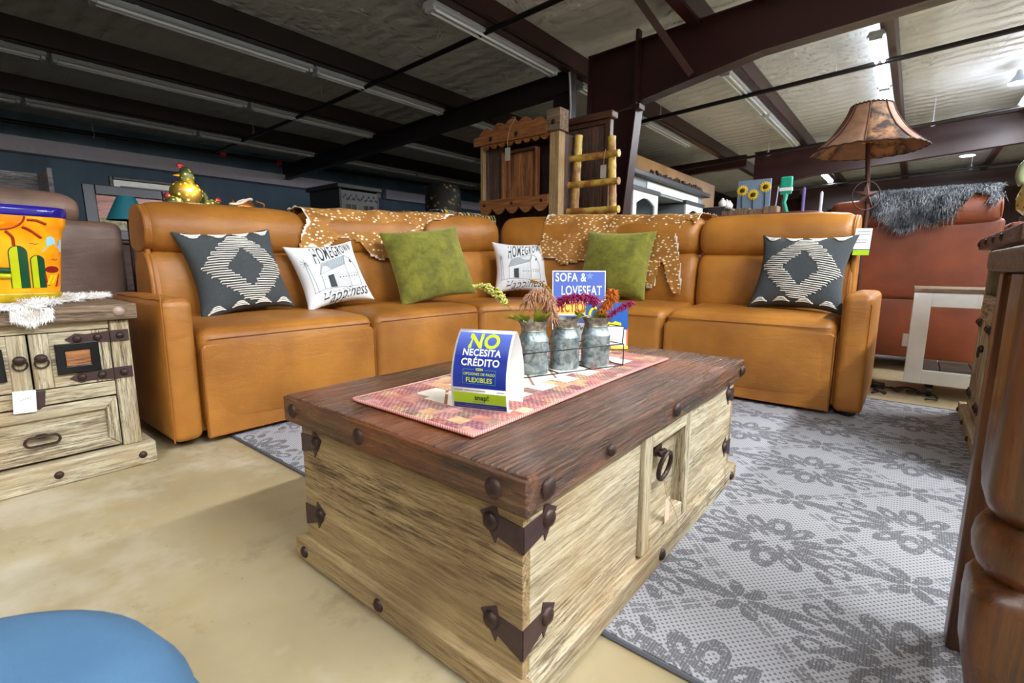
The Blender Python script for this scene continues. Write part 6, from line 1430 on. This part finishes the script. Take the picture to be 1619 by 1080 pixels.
sf.p('painted_board',MB().bb(-2.43,-1.93,9.0,9.03,1.70,2.20),mat('grey_blue_board',col=C(120,140,168),rough=.6)); sf.p('easel_leg',MB().bb(-2.40,-2.34,9.03,9.09,0,1.8),gp['z']); sf.p('easel_leg',MB().bb(-2.02,-1.96,9.03,9.09,0,1.8),gp['z'])
for (x,z) in ((-2.36,2.04),(-2.19,1.96),(-2.01,2.07)):
    f_=MB()
    for k in range(14):
        a=2*PI*k/14; f_.ell((x+.062*math.cos(a),8.993,z+.062*math.sin(a)),(.030,.004,.014),8,5,rot=(0,-a,0))
    fo=sf.p('sunflower',f_,mat('sunflower_yellow',col=C(236,200,40),rough=.6),ang=180); sf.p('flower_centre',MB().ell((x,8.985,z),(.034,.008,.034),14,8),mat('sunflower_brown',col=C(66,40,18),rough=.8),parent=fo,ang=180); sf.p('flower_stem',MB().tube([(x,8.994,z-.05),(x+.01,8.994,1.72)],.008,5),mat('stem_green',col=C(40,70,40),rough=.7),parent=fo,ang=180)
cr=T('plank_crate','weathered plank crate under the sunflower sign','crate',(-2.15,8.8,0),world=True)
for k in range(4): cr.p('plank',MB().bb(-2.58+.21*k,-2.38+.21*k,8.7,8.95,0,1.70+.03*(k%2)),greywood['z'],bevel=.004)
gs=T('garden_ornament','tall green metal garden ornament right of the sunflower sign','ornament',(-1.72,9.0,0)); grn=mat('turquoise_enamel',col=C(30,150,124),rough=.35)
gs.p('pole',MB().tube([(0,0,0),(0,0,1.5),(.05,0,1.65),(.0,0,1.8),(.03,0,1.95)],.03,8),grn,ang=180); gs.p('head',MB().soft(-.07,.10,-.03,.03,1.93,2.20,r=.02),grn); gs.p('white_band',MB().bb(-.075,.105,-.035,.035,1.98,2.03),whitepaint)
for (x,y,m__,lab,h_) in ((-1.9,9.1,greymetal,'thin pale metal rod leaning left of the green ornament',2.05),(-1.45,9.0,mat('purple_enamel',col=C(96,80,150),rough=.4),'purple enamel garden stake right of the green ornament',2.0),(-1.25,9.3,greymetal,'pale metal rod right of the purple stake',1.95)):
    t=T('garden_stake',lab,'stake',(x,y,0)); t.p('rod',MB().cyl((-.06 if 'leaning' in lab else 0,0,0),(.06 if 'leaning' in lab else 0,0,h_),.009 if 'purple' not in lab else .022,n=8),m__,ang=60); t.p('finial',MB().ell((.06 if 'leaning' in lab else 0,0,h_),(.014,.014,.02),8,6),m__,ang=180)
jg=T('ceramic_jug','speckled ceramic jug with big green handle at the right edge','jug',(.80,6.1,.0)); jg.e.scale=(1.18,1.18,1.13)
jg.p('body',MB().lathe([(.09,1.08),(.145,1.14),(.155,1.22),(.13,1.31),(.10,1.345),(.095,1.345),(.12,1.30),(.14,1.2),(.0005,1.09)],n=28),mat('speckled_glaze',lambda g:{'Base Color':g.mix(g.ramp(g.vor(g.coord(),26),[(.25,1),(.35,0)]),C(186,160,70),C(120,30,24)),'Roughness':.25}),ang=60)
jg.p('handle',MB().tube([(.0+.15*math.cos(q),.0,1.40+.15*math.sin(q)) for q in [-.6+i*4.3/20 for i in range(21)]],.026,10),mat('celadon_glaze',col=C(124,132,100),rough=.25),ang=180); jg.p('stand',MB().cyl((0,0,0),(0,0,1.085),.12,n=20),darkwood['z'],ang=60)
# hang tag on the right end of the sofa back
st=T('sale_tag','white and lime green hang tag at the right end of the sofa back','tag',(-.25,3.57,.86),world=True)
def tf(u,v,h): return Vector((-.252,3.575,.865))+RV*u+Vector((0,0,v))+FV*(-h)
st.p('card',MB().prism([(-.052,0),(.045,0),(.052,.155),(-.045,.155)],tf,0,.002),whitep,smooth=False); st.p('lime_band',MB().prism([(-.052,0),(.045,0),(.0465,.030),(-.0505,.030)],tf,.002,.0028),limeb,smooth=False); st.p('dark_rule',MB().prism([(-.0505,.030),(.0465,.030),(.0468,.035),(-.050,.035)],tf,.002,.0028),navy,smooth=False)
for k,(v,a_,b_) in enumerate(((.135,-.035,.04),(.118,-.02,.042),(.085,-.04,.03),(.07,-.04,.02))): st.p('print_line',MB().prism([(a_,v),(b_,v),(b_,v+.004),(a_,v+.004)],tf,.002,.0028),mat('grey_print'),smooth=False)
# sectional end tables of the aisle: nothing else
